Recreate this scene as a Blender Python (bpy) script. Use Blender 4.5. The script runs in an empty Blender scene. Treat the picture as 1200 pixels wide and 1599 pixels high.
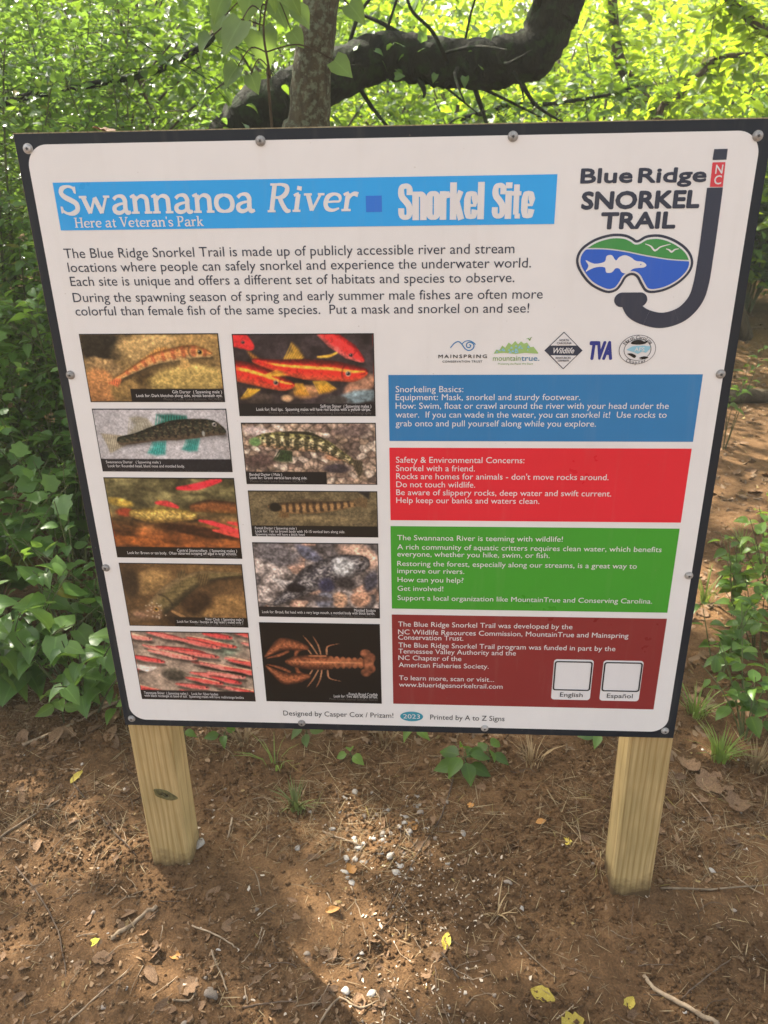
import bpy, bmesh, math, random
import numpy as np
from mathutils import Vector, Matrix
from mathutils.geometry import tessellate_polygon

# ------------------------------------------------------------------ camera, world, sun, exposure
SC = bpy.context.scene
COL = SC.collection
FPX = 1290.0
CAM = np.array([0.0870448, -1.460019, 1.2205735])
RR = np.array([[0.99809296, 0.05882365, -0.01871418],
               [0.00797964, -0.42357479, -0.90582599],
               [-0.06121085, 0.90394921, -0.4232364]])
cd = bpy.data.cameras.new('camera')
cam = bpy.data.objects.new('camera', cd)
COL.objects.link(cam)
r_, d_, f_ = RR
cam.matrix_world = Matrix(((r_[0], -d_[0], -f_[0], CAM[0]), (r_[1], -d_[1], -f_[1], CAM[1]),
                           (r_[2], -d_[2], -f_[2], CAM[2]), (0, 0, 0, 1)))
cd.sensor_fit = 'VERTICAL'
cd.sensor_height = 24
cd.lens = 24 * FPX / 1599
cd.clip_start = 0.05
cd.clip_end = 500
SC.camera = cam
cd.dof.use_dof = True                                  # a phone camera focused on the board
cd.dof.focus_distance = 1.62
cd.dof.aperture_fstop = 5.6

SUN_EL, SUN_AZ = math.radians(42), math.radians(-45)      # sun behind the sign, to the left
w = bpy.data.worlds.new('World')
SC.world = w
w.use_nodes = True
wn = w.node_tree
sky = wn.nodes.new('ShaderNodeTexSky')
sky.sky_type = 'NISHITA'
sky.sun_disc = False
sky.sun_elevation = SUN_EL
sky.sun_rotation = SUN_AZ
sky.dust_density = 4.0
sky.ozone_density = 0.6
sky.air_density = 1.0
bg = wn.nodes['Background']
bg.inputs[1].default_value = 0.122
hs = wn.nodes.new('ShaderNodeHueSaturation')          # milky summer haze: a paler, less blue sky
hs.inputs['Saturation'].default_value = .45
wn.links.new(sky.outputs[0], hs.inputs['Color'])
wn.links.new(hs.outputs[0], bg.inputs[0])

SUND = np.array([math.cos(SUN_EL) * -math.sin(SUN_AZ), -math.cos(SUN_EL) * math.cos(SUN_AZ), -math.sin(SUN_EL)])
sl = bpy.data.lights.new('sun', 'SUN')
sl.energy = 5.0
sl.angle = math.radians(0.53)
sl.color = (1.0, 0.93, 0.80)
sun = bpy.data.objects.new('sun', sl)
COL.objects.link(sun)
sun.rotation_euler = Vector(SUND).to_track_quat('-Z', 'Y').to_euler()
sun.location = (-6, 6, 12)

SC.view_settings.view_transform = 'Standard'
SC.view_settings.look = 'None'
SC.view_settings.gamma = 1.0
SC.view_settings.exposure = 1.82
SC.cycles.max_bounces = 8
SC.cycles.diffuse_bounces = 4
SC.cycles.transmission_bounces = 6
SC.cycles.use_denoising = True

# ------------------------------------------------------------------ helpers
def ray(px, py):
    return RR.T @ np.array([(px - 600) / FPX, (py - 799.5) / FPX, 1.0])

def on_y(px, py, y=0.0):
    """point of the vertical plane at depth y that the photograph shows at this pixel"""
    d = ray(px, py)
    return CAM + d * (y - CAM[1]) / d[1]

def at_d(px, py, dist):
    d = ray(px, py)
    return CAM + d / np.linalg.norm(d) * dist

def hash2(ix, iy, seed):
    h = (ix.astype(np.int64) * 374761393 + iy.astype(np.int64) * 668265263 + seed * 1442695041) & 0x7fffffff
    h = ((h ^ (h >> 13)) * 1274126177) & 0x7fffffff
    h = h ^ (h >> 16)
    return (h & 0xffff) / 65535.0

def vnoise(x, y, seed=0):
    x = np.asarray(x, float); y = np.asarray(y, float)
    ix, iy = np.floor(x), np.floor(y)
    fx, fy = x - ix, y - iy
    fx = fx * fx * (3 - 2 * fx); fy = fy * fy * (3 - 2 * fy)
    a = hash2(ix, iy, seed); b = hash2(ix + 1, iy, seed)
    c = hash2(ix, iy + 1, seed); d = hash2(ix + 1, iy + 1, seed)
    return (a * (1 - fx) + b * fx) * (1 - fy) + (c * (1 - fx) + d * fx) * fy

def fbm(x, y, seed=0, octs=4):
    s, a, t = 0, 1.0, 0
    for o in range(octs):
        s = s + a * vnoise(x * 2 ** o + 17.3 * o, y * 2 ** o - 9.1 * o, seed + o); t += a; a *= 0.55
    return s / t

def sstep(a, b, x):
    t = np.clip((np.asarray(x, float) - a) / (b - a), 0, 1)
    return t * t * (3 - 2 * t)

def ground_z(x, y):
    x = np.asarray(x, float); y = np.asarray(y, float)
    z = -0.495 - 0.042 * np.clip(x, -3, 4) + 0.01 * np.clip(y, 0, 2)
    z = z + 0.30 * sstep(-0.9, -3.2, x) * sstep(0.3, 2.0, y)                       # bank on the left
    z = z + 0.10 * (fbm(x * .35, y * .35, 5, 2) - .5) * sstep(0.5, 3.0, np.hypot(x, y))
    z = z + 0.035 * (fbm(x * 3.1, y * 3.1, 11, 3) - .5)
    for px_, py_ in ((-.572, .066), (.581, .066)):                                # soil heaped round the posts
        z = z + .008 * np.exp(-(np.maximum(np.hypot(x - px_, y - py_) - .05, 0) / .05) ** 2)
    near = 1 - sstep(2.0, 4.0, np.hypot(x, y - 0.3))
    z = z + near * (0.022 * (fbm(x * 14, y * 14, 23, 2) - .5) + 0.017 * (fbm(x * 44, y * 44, 31, 2) - .5))
    return z

def on_ground(px, py):
    d = ray(px, py)
    z = -0.5
    for _ in range(8):
        p = CAM + d * (z - CAM[2]) / d[2]
        z = float(ground_z(p[0], p[1]))
    return np.array([p[0], p[1], z])

def lin(c):
    c = c / 255.0
    return c / 12.92 if c <= 0.04045 else ((c + 0.055) / 1.055) ** 2.4

def rgb(r, g, b, k=1.0):
    return (min(lin(r) * k, .92), min(lin(g) * k, .92), min(lin(b) * k, .92), 1)

def tag(o, label=None, cat=None, group=None, kind=None):
    if label: o['label'] = label
    if cat: o['category'] = cat
    if group: o['group'] = group
    if kind: o['kind'] = kind
    return o

def empty(name, loc=(0, 0, 0), rz=0.0):
    o = bpy.data.objects.new(name, None)
    o.empty_display_size = 0.1
    o.location = tuple(map(float, loc)); o.rotation_euler = (0, 0, rz)
    COL.objects.link(o)
    return o

def link_mesh(name, me, mat, parent=None):
    o = bpy.data.objects.new(name, me)
    if mat is not None and not me.materials:
        me.materials.append(mat)
    COL.objects.link(o)
    if parent is not None:
        o.parent = parent
    return o

def copy_tree(o, parent=None):
    c = o.copy()
    COL.objects.link(c)
    if parent is not None:
        c.parent = parent
    for ch in o.children:
        copy_tree(ch, c)
    return c

class MB:
    def __init__(s):
        s.v, s.f = [], []
    def add(s, vs, fs):
        n = len(s.v)
        s.v += [tuple(map(float, p)) for p in vs]
        s.f += [tuple(i + n for i in f) for f in fs]
        return s
    def box(s, x0, x1, y0, y1, z0, z1):
        return s.add([(x0, y0, z0), (x1, y0, z0), (x1, y1, z0), (x0, y1, z0), (x0, y0, z1), (x1, y0, z1), (x1, y1, z1), (x0, y1, z1)],
                     [(0, 3, 2, 1), (4, 5, 6, 7), (0, 1, 5, 4), (1, 2, 6, 5), (2, 3, 7, 6), (3, 0, 4, 7)])
    def tube(s, pts, rad, n=7, wob=0.0, seed=0, cap=True):
        pts = np.asarray(pts, float)
        rad = np.broadcast_to(np.asarray(rad, float), (len(pts),))
        t = np.gradient(pts, axis=0)
        t /= np.linalg.norm(t, axis=1)[:, None] + 1e-12
        a = np.array([0, 0, 1.0]) if abs(t[0][2]) < .9 else np.array([1.0, 0, 0])
        u = np.cross(t[0], a); u /= np.linalg.norm(u)
        rng = np.random.default_rng(seed)
        vs = []
        for i in range(len(pts)):
            u = u - t[i] * (u @ t[i]); u /= np.linalg.norm(u)
            v = np.cross(t[i], u)
            for k in range(n):
                an = 2 * math.pi * k / n
                rr = rad[i] * (1 + wob * (rng.random() - .5))
                vs.append(pts[i] + (u * math.cos(an) + v * math.sin(an)) * rr)
        fs = []
        for i in range(len(pts) - 1):
            for k in range(n):
                a0 = i * n + k; b0 = i * n + (k + 1) % n
                fs.append((a0, b0, b0 + n, a0 + n))
        if cap:
            fs.append(tuple(range(n - 1, -1, -1)))
            fs.append(tuple((len(pts) - 1) * n + k for k in range(n)))
        return s.add(vs, fs)
    def build(s, name, mat, parent=None, smooth=False):
        me = bpy.data.meshes.new(name)
        me.from_pydata(s.v, [], s.f)
        if smooth:
            me.polygons.foreach_set('use_smooth', [True] * len(me.polygons))
        me.update()
        return link_mesh(name, me, mat, parent)

def spline(pts, n=6, closed=False):
    """Catmull-Rom resampling"""
    P = np.asarray(pts, float)
    m = len(P)
    out = []
    rngk = range(m) if closed else range(m - 1)
    for i in rngk:
        if closed:
            p0, p1, p2, p3 = P[(i - 1) % m], P[i], P[(i + 1) % m], P[(i + 2) % m]
        else:
            p0, p1, p2, p3 = P[max(i - 1, 0)], P[i], P[i + 1], P[min(i + 2, m - 1)]
        for k in range(n):
            t = k / n
            out.append(.5 * ((2 * p1) + (-p0 + p2) * t + (2 * p0 - 5 * p1 + 4 * p2 - p3) * t * t + (-p0 + 3 * p1 - 3 * p2 + p3) * t ** 3))
    if not closed:
        out.append(P[-1])
    return np.array(out)

# ------------------------------------------------------------------ materials
def nmat(name):
    m = bpy.data.materials.new(name)
    m.use_nodes = True
    nt = m.node_tree
    return m, nt, nt.nodes['Principled BSDF'], nt.nodes, nt.links

def plain(name, c, rough=.5, metal=0.0, spec=.5):
    m, nt, b, N, L = nmat(name)
    b.inputs['Base Color'].default_value = c
    b.inputs['Roughness'].default_value = rough
    b.inputs['Metallic'].default_value = metal
    b.inputs['Specular IOR Level'].default_value = spec
    return m

def ramp(N, stops, interp='LINEAR'):
    r = N.new('ShaderNodeValToRGB')
    r.color_ramp.interpolation = interp
    while len(r.color_ramp.elements) < len(stops):
        r.color_ramp.elements.new(.5)
    for e, (p, c) in zip(r.color_ramp.elements, stops):
        e.position = p; e.color = c if len(c) == 4 else (*c, 1)
    return r

def noise(N, L, scale, detail=4, rough=.6, vec=None, dist=0.0):
    n = N.new('ShaderNodeTexNoise')
    n.inputs['Scale'].default_value = scale
    n.inputs['Detail'].default_value = detail
    n.inputs['Roughness'].default_value = rough
    n.inputs['Distortion'].default_value = dist
    if vec is not None:
        L.new(vec, n.inputs['Vector'])
    return n

def mixc(N, L, f, a, b, mode='MIX'):
    m = N.new('ShaderNodeMix')
    m.data_type = 'RGBA'; m.blend_type = mode
    for s, i in ((f, 0), (a, 6), (b, 7)):
        if isinstance(s, (int, float)):
            m.inputs[i].default_value = s
        elif isinstance(s, tuple):
            m.inputs[i].default_value = s
        else:
            L.new(s, m.inputs[i])
    return m.outputs[2]

def leaf_mat(name, c_dark, c_light, trans, t_amt=.45, rough=.42, spots=False):
    m, nt, b, N, L = nmat(name)
    geo = N.new('ShaderNodeNewGeometry')
    r = ramp(N, [(0, c_dark), (.55, tuple((a + d) / 2 for a, d in zip(c_dark, c_light))), (.955, c_light), (.985, (.26, .21, .045, 1))])
    L.new(geo.outputs['Random Per Island'], r.inputs[0])
    tc = N.new('ShaderNodeTexCoord')
    n = noise(N, L, 9, 3, .6, tc.outputs['Object'])
    r2 = ramp(N, [(.3, (.75, .75, .75, 1)), (.75, (1.15, 1.15, 1.1, 1))])
    L.new(n.outputs[0], r2.inputs[0])
    col = mixc(N, L, 1.0, r.outputs[0], r2.outputs[0], 'MULTIPLY')
    at = N.new('ShaderNodeAttribute'); at.attribute_name = 'edge'
    rv = ramp(N, [(.0, (1, 1, 1, 1)), (.10, (.0, .0, .0, 1))])
    L.new(at.outputs['Fac'], rv.inputs[0])
    mv = N.new('ShaderNodeMath'); mv.operation = 'MULTIPLY'; mv.inputs[1].default_value = .45
    L.new(rv.outputs[0], mv.inputs[0])
    col = mixc(N, L, mv.outputs[0], col, tuple(min(1, x * 1.9) for x in c_light[:3]) + (1,))
    if spots:
        n3 = noise(N, L, 60, 2, .5, tc.outputs['Object'])
        r3 = ramp(N, [(.66, (0, 0, 0, 1)), (.72, (1, 1, 1, 1))])
        L.new(n3.outputs[0], r3.inputs[0])
        col = mixc(N, L, r3.outputs[0], col, (.05, .03, .015, 1))
    L.new(col, b.inputs['Base Color'])
    b.inputs['Roughness'].default_value = rough
    b.inputs['Specular IOR Level'].default_value = .45
    t = N.new('ShaderNodeBsdfTranslucent')
    tcol = mixc(N, L, 1.0, trans, r2.outputs[0], 'MULTIPLY')
    L.new(tcol, t.inputs[0])
    mx = N.new('ShaderNodeMixShader'); mx.inputs[0].default_value = t_amt
    L.new(b.outputs[0], mx.inputs[1]); L.new(t.outputs[0], mx.inputs[2])
    L.new(mx.outputs[0], N['Material Output'].inputs[0])
    return m

def bark_mat(name, c0, c1, lichen=None, scale=14):
    m, nt, b, N, L = nmat(name)
    tc = N.new('ShaderNodeTexCoord')
    mp = N.new('ShaderNodeMapping'); mp.inputs['Scale'].default_value = (1, 1, .35)
    L.new(tc.outputs['Object'], mp.inputs[0])
    n = noise(N, L, scale, 6, .7, mp.outputs[0], .6)
    r = ramp(N, [(.3, c0), (.7, c1)])
    L.new(n.outputs[0], r.inputs[0])
    col = r.outputs[0]
    if lichen:
        n2 = noise(N, L, scale * 1.3, 5, .65, tc.outputs['Object'])
        r2 = ramp(N, [(.5, (0, 0, 0, 1)), (.6, (1, 1, 1, 1))])
        L.new(n2.outputs[0], r2.inputs[0])
        col = mixc(N, L, r2.outputs[0], col, lichen)
    L.new(col, b.inputs['Base Color'])
    b.inputs['Roughness'].default_value = .9
    b.inputs['Specular IOR Level'].default_value = .2
    bp = N.new('ShaderNodeBump'); bp.inputs['Strength'].default_value = 1.0; bp.inputs['Distance'].default_value = .05
    L.new(n.outputs[0], bp.inputs['Height']); L.new(bp.outputs[0], b.inputs['Normal'])
    return m

def soil_mat():
    m, nt, b, N, L = nmat('soil')
    tc = N.new('ShaderNodeTexCoord'); P = tc.outputs['Object']
    n1 = noise(N, L, 1.7, 4, .6, P)
    n2 = noise(N, L, 26, 6, .72, P)
    n3 = noise(N, L, 190, 4, .7, P)
    r1 = ramp(N, [(.3, (.102, .055, .024, 1)), (.7, (.205, .119, .058, 1))])
    L.new(n2.outputs[0], r1.inputs[0])
    r0 = ramp(N, [(.35, (.78, .76, .74, 1)), (.7, (1.2, 1.17, 1.12, 1))])
    L.new(n1.outputs[0], r0.inputs[0])
    col = mixc(N, L, 1.0, r1.outputs[0], r0.outputs[0], 'MULTIPLY')
    r3 = ramp(N, [(.35, (.55, .52, .5, 1)), (.55, (1, 1, 1, 1)), (.74, (1.5, 1.42, 1.3, 1))])
    L.new(n3.outputs[0], r3.inputs[0])
    col = mixc(N, L, .8, col, r3.outputs[0], 'MULTIPLY')
    v = N.new('ShaderNodeTexVoronoi'); v.inputs['Scale'].default_value = 75
    L.new(P, v.inputs['Vector'])
    rv = ramp(N, [(.05, (1, 1, 1, 1)), (.13, (0, 0, 0, 1))])
    L.new(v.outputs['Distance'], rv.inputs[0])
    n4 = noise(N, L, 31, 2, .5, P)
    r4 = ramp(N, [(.58, (0, 0, 0, 1)), (.68, (.55, .55, .55, 1))]); L.new(n4.outputs[0], r4.inputs[0])
    mm = N.new('ShaderNodeMath'); mm.operation = 'MULTIPLY'
    L.new(rv.outputs[0], mm.inputs[0]); L.new(r4.outputs[0], mm.inputs[1])
    col = mixc(N, L, mm.outputs[0], col, (.40, .30, .19, 1))
    L.new(col, b.inputs['Base Color'])
    b.inputs['Roughness'].default_value = .95
    b.inputs['Specular IOR Level'].default_value = .15
    b1 = N.new('ShaderNodeBump'); b1.inputs['Strength'].default_value = .8; b1.inputs['Distance'].default_value = .012
    L.new(n2.outputs[0], b1.inputs['Height'])
    b2 = N.new('ShaderNodeBump'); b2.inputs['Strength'].default_value = .75; b2.inputs['Distance'].default_value = .004
    L.new(n3.outputs[0], b2.inputs['Height']); L.new(b1.outputs[0], b2.inputs['Normal'])
    L.new(b2.outputs[0], b.inputs['Normal'])
    return m

def wood_mat(name, c0, c1, c2, dirt_z=None):
    """sawn pine: growth rings cut along z"""
    m, nt, b, N, L = nmat(name)
    tc = N.new('ShaderNodeTexCoord')
    mp = N.new('ShaderNodeMapping'); mp.inputs['Scale'].default_value = (1, 1, .06)
    L.new(tc.outputs['Object'], mp.inputs[0])
    nz = noise(N, L, 7, 3, .5, mp.outputs[0])
    wv = N.new('ShaderNodeTexWave'); wv.wave_type = 'RINGS'; wv.rings_direction = 'Z'; wv.wave_profile = 'SAW'
    wv.inputs['Scale'].default_value = 24; wv.inputs['Distortion'].default_value = 8.5
    wv.inputs['Detail'].default_value = 2; wv.inputs['Detail Scale'].default_value = .9
    mp2 = N.new('ShaderNodeMapping'); mp2.inputs['Scale'].default_value = (1, 1, .09); mp2.inputs['Location'].default_value = (.09, .11, 0)
    L.new(tc.outputs['Object'], mp2.inputs[0]); L.new(mp2.outputs[0], wv.inputs['Vector'])
    r = ramp(N, [(.0, c0), (.55, c1), (.93, c2), (1, c0)])
    L.new(wv.outputs[0], r.inputs[0])
    mp3 = N.new('ShaderNodeMapping'); mp3.inputs['Scale'].default_value = (1, 1, .03)
    L.new(tc.outputs['Object'], mp3.inputs[0])
    fine = noise(N, L, 320, 3, .6, mp3.outputs[0])
    rf = ramp(N, [(.3, (.82, .8, .76, 1)), (.7, (1.1, 1.1, 1.1, 1))]); L.new(fine.outputs[0], rf.inputs[0])
    col = mixc(N, L, 1.0, r.outputs[0], rf.outputs[0], 'MULTIPLY')
    big = noise(N, L, 5, 3, .6, tc.outputs['Object'])
    rb = ramp(N, [(.35, (.84, .86, .8, 1)), (.7, (1.08, 1.06, 1.05, 1))]); L.new(big.outputs[0], rb.inputs[0])
    col = mixc(N, L, 1.0, col, rb.outputs[0], 'MULTIPLY')
    if dirt_z is not None:                                # damp soil splashed up the foot of the post
        sx = N.new('ShaderNodeSeparateXYZ'); L.new(tc.outputs['Object'], sx.inputs[0])
        nd = noise(N, L, 22, 4, .7, tc.outputs['Object'])
        md = N.new('ShaderNodeMath'); md.operation = 'MULTIPLY_ADD'; md.inputs[1].default_value = -.13
        L.new(nd.outputs[0], md.inputs[0]); L.new(sx.outputs[2], md.inputs[2])
        mr = N.new('ShaderNodeMapRange'); mr.inputs[1].default_value = dirt_z + .045 - .07; mr.inputs[2].default_value = dirt_z - .015 - .07
        L.new(md.outputs[0], mr.inputs[0])
        col = mixc(N, L, mr.outputs[0], col, (.10, .062, .028, 1))
    L.new(col, b.inputs['Base Color'])
    b.inputs['Roughness'].default_value = .75
    b.inputs['Specular IOR Level'].default_value = .25
    bp = N.new('ShaderNodeBump'); bp.inputs['Strength'].default_value = .35; bp.inputs['Distance'].default_value = .002
    L.new(wv.outputs[0], bp.inputs['Height']); L.new(bp.outputs[0], b.inputs['Normal'])
    return m

def mottled(name, c0, c1, scale, rough=.85, bump=.4, bd=.004, stops=(.35, .65)):
    m, nt, b, N, L = nmat(name)
    tc = N.new('ShaderNodeTexCoord')
    oi = N.new('ShaderNodeObjectInfo')
    n = noise(N, L, scale, 5, .65, tc.outputs['Object'])
    r = ramp(N, [(stops[0], c0), (stops[1], c1)]); L.new(n.outputs[0], r.inputs[0])
    rr = ramp(N, [(0, (.62, .6, .58, 1)), (1, (1.3, 1.28, 1.25, 1))]); L.new(oi.outputs['Random'], rr.inputs[0])
    col = mixc(N, L, 1.0, r.outputs[0], rr.outputs[0], 'MULTIPLY')
    L.new(col, b.inputs['Base Color'])
    b.inputs['Roughness'].default_value = rough
    b.inputs['Specular IOR Level'].default_value = .3
    bp = N.new('ShaderNodeBump'); bp.inputs['Strength'].default_value = bump; bp.inputs['Distance'].default_value = bd
    L.new(n.outputs[0], bp.inputs['Height']); L.new(bp.outputs[0], b.inputs['Normal'])
    return m

def print_mat(name, c, rough=.33):
    """ink under a matt laminate, with faint dust"""
    m, nt, b, N, L = nmat(name)
    tc = N.new('ShaderNodeTexCoord')
    n = noise(N, L, 5, 5, .7, tc.outputs['Object'])
    r = ramp(N, [(.3, tuple(x * .93 for x in c[:3]) + (1,)), (.75, c)]); L.new(n.outputs[0], r.inputs[0])
    sp = noise(N, L, 150, 1, .5, tc.outputs['Object'])                     # specks of dried mud
    rs = ramp(N, [(.80, (0, 0, 0, 1)), (.86, (.5, .5, .5, 1))]); L.new(sp.outputs[0], rs.inputs[0])
    mp = N.new('ShaderNodeMapping'); mp.inputs['Scale'].default_value = (1, 1, .09); L.new(tc.outputs['Object'], mp.inputs[0])
    dr = noise(N, L, 38, 3, .6, mp.outputs[0])                              # faint rain streaks
    rd = ramp(N, [(.56, (0, 0, 0, 1)), (.8, (.07, .07, .07, 1))]); L.new(dr.outputs[0], rd.inputs[0])
    col = mixc(N, L, rd.outputs[0], r.outputs[0], (.42, .37, .30, 1))
    col = mixc(N, L, rs.outputs[0], col, (.24, .18, .12, 1))
    L.new(col, b.inputs['Base Color'])
    rr = ramp(N, [(.35, (rough - .06,) * 3 + (1,)), (.7, (rough + .14,) * 3 + (1,))]); L.new(n.outputs[0], rr.inputs[0])
    L.new(rr.outputs[0], b.inputs['Roughness'])
    b.inputs['Roughness'].default_value = rough
    b.inputs['Specular IOR Level'].default_value = .35
    return m

KI = 1.12
M = {}
M['soil'] = soil_mat()
M['black'] = print_mat('black_print', rgb(18, 26, 36, KI), .5)
M['white'] = print_mat('white_print', (.80, .785, .765, 1), .36)
M['sky_blue'] = print_mat('sky_blue_print', rgb(44, 158, 226, KI))
M['mid_blue'] = print_mat('mid_blue_print', rgb(44, 112, 205, KI))
M['panel_blue'] = print_mat('panel_blue_print', rgb(43, 118, 172, KI))
M['panel_red'] = print_mat('panel_red_print', rgb(214, 34, 50, KI))
M['panel_green'] = print_mat('panel_green_print', rgb(62, 150, 42, KI))
M['panel_brown'] = print_mat('panel_brown_print', rgb(132, 44, 44, KI))
M['slate'] = print_mat('slate_ink', rgb(48, 54, 70, KI))
M['ink'] = print_mat('ink', rgb(52, 54, 66, KI))
M['ink_black'] = print_mat('black_ink', rgb(28, 28, 30, KI))
M['ink_white'] = print_mat('white_ink', (.76, .745, .74, 1))
M['ink_grey'] = print_mat('grey_ink', rgb(92, 88, 86, KI))
M['nc_red'] = print_mat('tube_red_print', rgb(205, 62, 72, KI))
M['logo_green'] = print_mat('logo_green_print', rgb(62, 140, 72, KI))
M['logo_blue'] = print_mat('logo_blue_print', rgb(40, 92, 190, KI))
M['teal'] = print_mat('teal_print', rgb(46, 138, 158, KI))
M['tva'] = print_mat('violet_print', rgb(44, 54, 130, KI))
M['pale_blue'] = print_mat('pale_blue_print', rgb(140, 188, 205, KI))
M['pale_green'] = print_mat('pale_green_print', rgb(150, 182, 110, KI))
M['text_green'] = print_mat('leaf_green_ink', rgb(112, 150, 70, KI))
M['text_teal'] = print_mat('steel_blue_ink', rgb(74, 128, 160, KI))
M['zinc'] = mottled('zinc', (.34, .34, .34, 1), (.55, .55, .54, 1), 300, .42, .2, .0005)
M['zinc'].node_tree.nodes['Principled BSDF'].inputs['Metallic'].default_value = .35
M['recess_shade'] = plain('screw_recess_shade', (.04, .04, .04, 1), .6)
M['plywood'] = wood_mat('plywood', (.44, .32, .18, 1), (.52, .40, .24, 1), (.36, .25, .13, 1))
PINE = ((.44, .315, .145, 1), (.52, .385, .185, 1), (.36, .24, .095, 1))
M['pine'] = wood_mat('treated_pine', *PINE, dirt_z=-.455)
M['pine_low'] = wood_mat('treated_pine_low', *PINE, dirt_z=-.485)
M['knot'] = mottled('knot_wood', (.035, .03, .012, 1), (.15, .13, .05, 1), 60, .7, .5, .002)
M['bark_dark'] = bark_mat('dark_mossy_bark', (.006, .006, .004, 1), (.026, .024, .012, 1), (.022, .034, .010, 1), 9)
M['bark_grey'] = bark_mat('lichen_bark', (.050, .042, .025, 1), (.135, .115, .068, 1), (.17, .19, .12, 1), 34)
M['bark_brown'] = bark_mat('brown_bark', (.04, .028, .016, 1), (.12, .09, .055, 1), None, 15)
M['stem'] = mottled('green_stem', (.06, .08, .03, 1), (.12, .13, .05, 1), 30)
M['twig'] = mottled('dry_twig', (.15, .105, .065, 1), (.34, .26, .175, 1), 40)
M['twig_dark'] = mottled('dark_twig', (.07, .045, .03, 1), (.15, .105, .07, 1), 40)
M['straw'] = mottled('dry_straw', (.26, .18, .09, 1), (.42, .31, .17, 1), 20)
M['pebble'] = mottled('pale_pebble', (.23, .205, .175, 1), (.52, .48, .43, 1), 28, .7, .4, .003)
M['stone'] = mottled('brown_stone', (.18, .14, .11, 1), (.34, .29, .24, 1), 25, .8, .5, .004)
M['dead'] = mottled('dead_leaf', (.11, .062, .033, 1), (.27, .165, .09, 1), 22, .8, .4, .002)
M['yellow'] = mottled('yellow_leaf', (.50, .36, .04, 1), (.66, .54, .10, 1), 18, .6, .3, .001)
M['limegreen'] = mottled('yellow_green_leaf', (.52, .50, .03, 1), (.50, .56, .06, 1), 18, .6, .3, .001)
M['orange'] = mottled('orange_leaf', (.40, .17, .04, 1), (.58, .30, .08, 1), 20, .6, .3, .001)
M['leaf_bank'] = leaf_mat('broad_leaf', (.060, .145, .028, 1), (.145, .26, .058, 1), (.28, .46, .06, 1), .40, .38)
M['leaf_privet'] = leaf_mat('small_glossy_leaf', (.055, .12, .026, 1), (.14, .25, .06, 1), (.28, .46, .06, 1), .42, .24)
M['leaf_sun_tone'] = leaf_mat('sun_toned_leaf', (.065, .14, .010, 1), (.15, .26, .020, 1), (.46, .62, .03, 1), .52, .45)  # brighter copy of the leaf green, sunlight put into the colour
M['leaf_mid'] = leaf_mat('mid_leaf', (.038, .095, .012, 1), (.09, .18, .022, 1), (.25, .40, .03, 1), .42, .42)  # darker counterpart; on the background trees it puts shade into the colour
M['leaf_pale'] = leaf_mat('pale_leaf', (.07, .13, .03, 1), (.12, .19, .05, 1), (.24, .36, .06, 1), .45, .5)
M['sprout'] = leaf_mat('sprout_leaf', (.09, .18, .025, 1), (.16, .28, .04, 1), (.34, .48, .05, 1), .4, .45)
M['grass_dull'] = leaf_mat('dull_grass', (.05, .085, .02, 1), (.13, .15, .05, 1), (.16, .22, .05, 1), .3, .5)
M['grass'] = leaf_mat('grass_blade', (.06, .12, .02, 1), (.16, .22, .05, 1), (.25, .36, .05, 1), .35, .5)

# ------------------------------------------------------------------ leaf clouds (numpy)
def leaf_template(kind):
    if kind == 'lo':
        v = np.array([(0, 0, 0), (.32, .5, .16), (.70, .36, .10), (1, 0, -.10), (.70, -.36, .10), (.32, -.5, .16)])
        return v, [(0, 5, 4, 3), (0, 3, 2, 1)], np.array([0, 1, 1, 0, 1, 1.])
    if kind == 'hi':
        ts = [0, .14, .34, .58, .82, 1]; ws = [0, .36, .5, .43, .20, 0]; dz = [0, .03, .04, .01, -.06, -.15]
    elif kind == 'heart':
        ts = [0, .06, .26, .52, .80, 1]; ws = [0, .42, .56, .44, .18, 0]; dz = [0, .02, .04, .01, -.07, -.17]
    if kind in ('hi', 'heart'):
        v, e = [], []
        for t, w_, d in zip(ts, ws, dz):
            v.append((t, 0, d)); e.append(0)
        n = len(ts)
        for sgn in (1, -1):
            for t, w_, d in zip(ts[1:-1], ws[1:-1], dz[1:-1]):
                tt = t - (.13 if kind == 'heart' and t < .1 else 0)
                v.append((tt, sgn * w_, d + .24 * w_)); e.append(1)
        k = n - 2
        f = []
        for s_, o in ((1, n), (-1, n + k)):
            for i in range(n - 1):
                a, b = i, i + 1
                ea = None if i == 0 else o + i - 1
                eb = None if i == n - 2 else o + i
                q = [a, b] + ([eb] if eb is not None else []) + ([ea] if ea is not None else [])
                f.append(tuple(q) if s_ < 0 else tuple(reversed(q)))
        f = [tuple(reversed(q)) for q in f]
        return np.array(v), f, np.array(e, float)
    if kind == 'lobed':
        ang = [180, 155, 128, 100, 74, 50, 24, 0]
        rad = [.06, .42, .36, .60, .44, .62, .58, .82]
        out = [(a, r) for a, r in zip(ang, rad)] + [(-a, r) for a, r in list(zip(ang, rad))[-2:0:-1]]
        v = [(.35, 0, 0)] + [(.35 + r * math.cos(math.radians(a)) * .8, r * math.sin(math.radians(a)) * .95,
                              .12 * abs(math.sin(math.radians(a))) * r - .18 * max(0, r - .5)) for a, r in out]
        v[1] = (0, 0, 0)
        n = len(out)
        f = [(0, 1 + (i + 1) % n, 1 + i) for i in range(n)]
        return np.array(v), f, np.array([0] + [1.] * n)

TPL = {k: leaf_template(k) for k in ('lo', 'hi', 'heart', 'lobed')}

def norm(a):
    return a / (np.linalg.norm(a, axis=-1, keepdims=True) + 1e-9)

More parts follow.
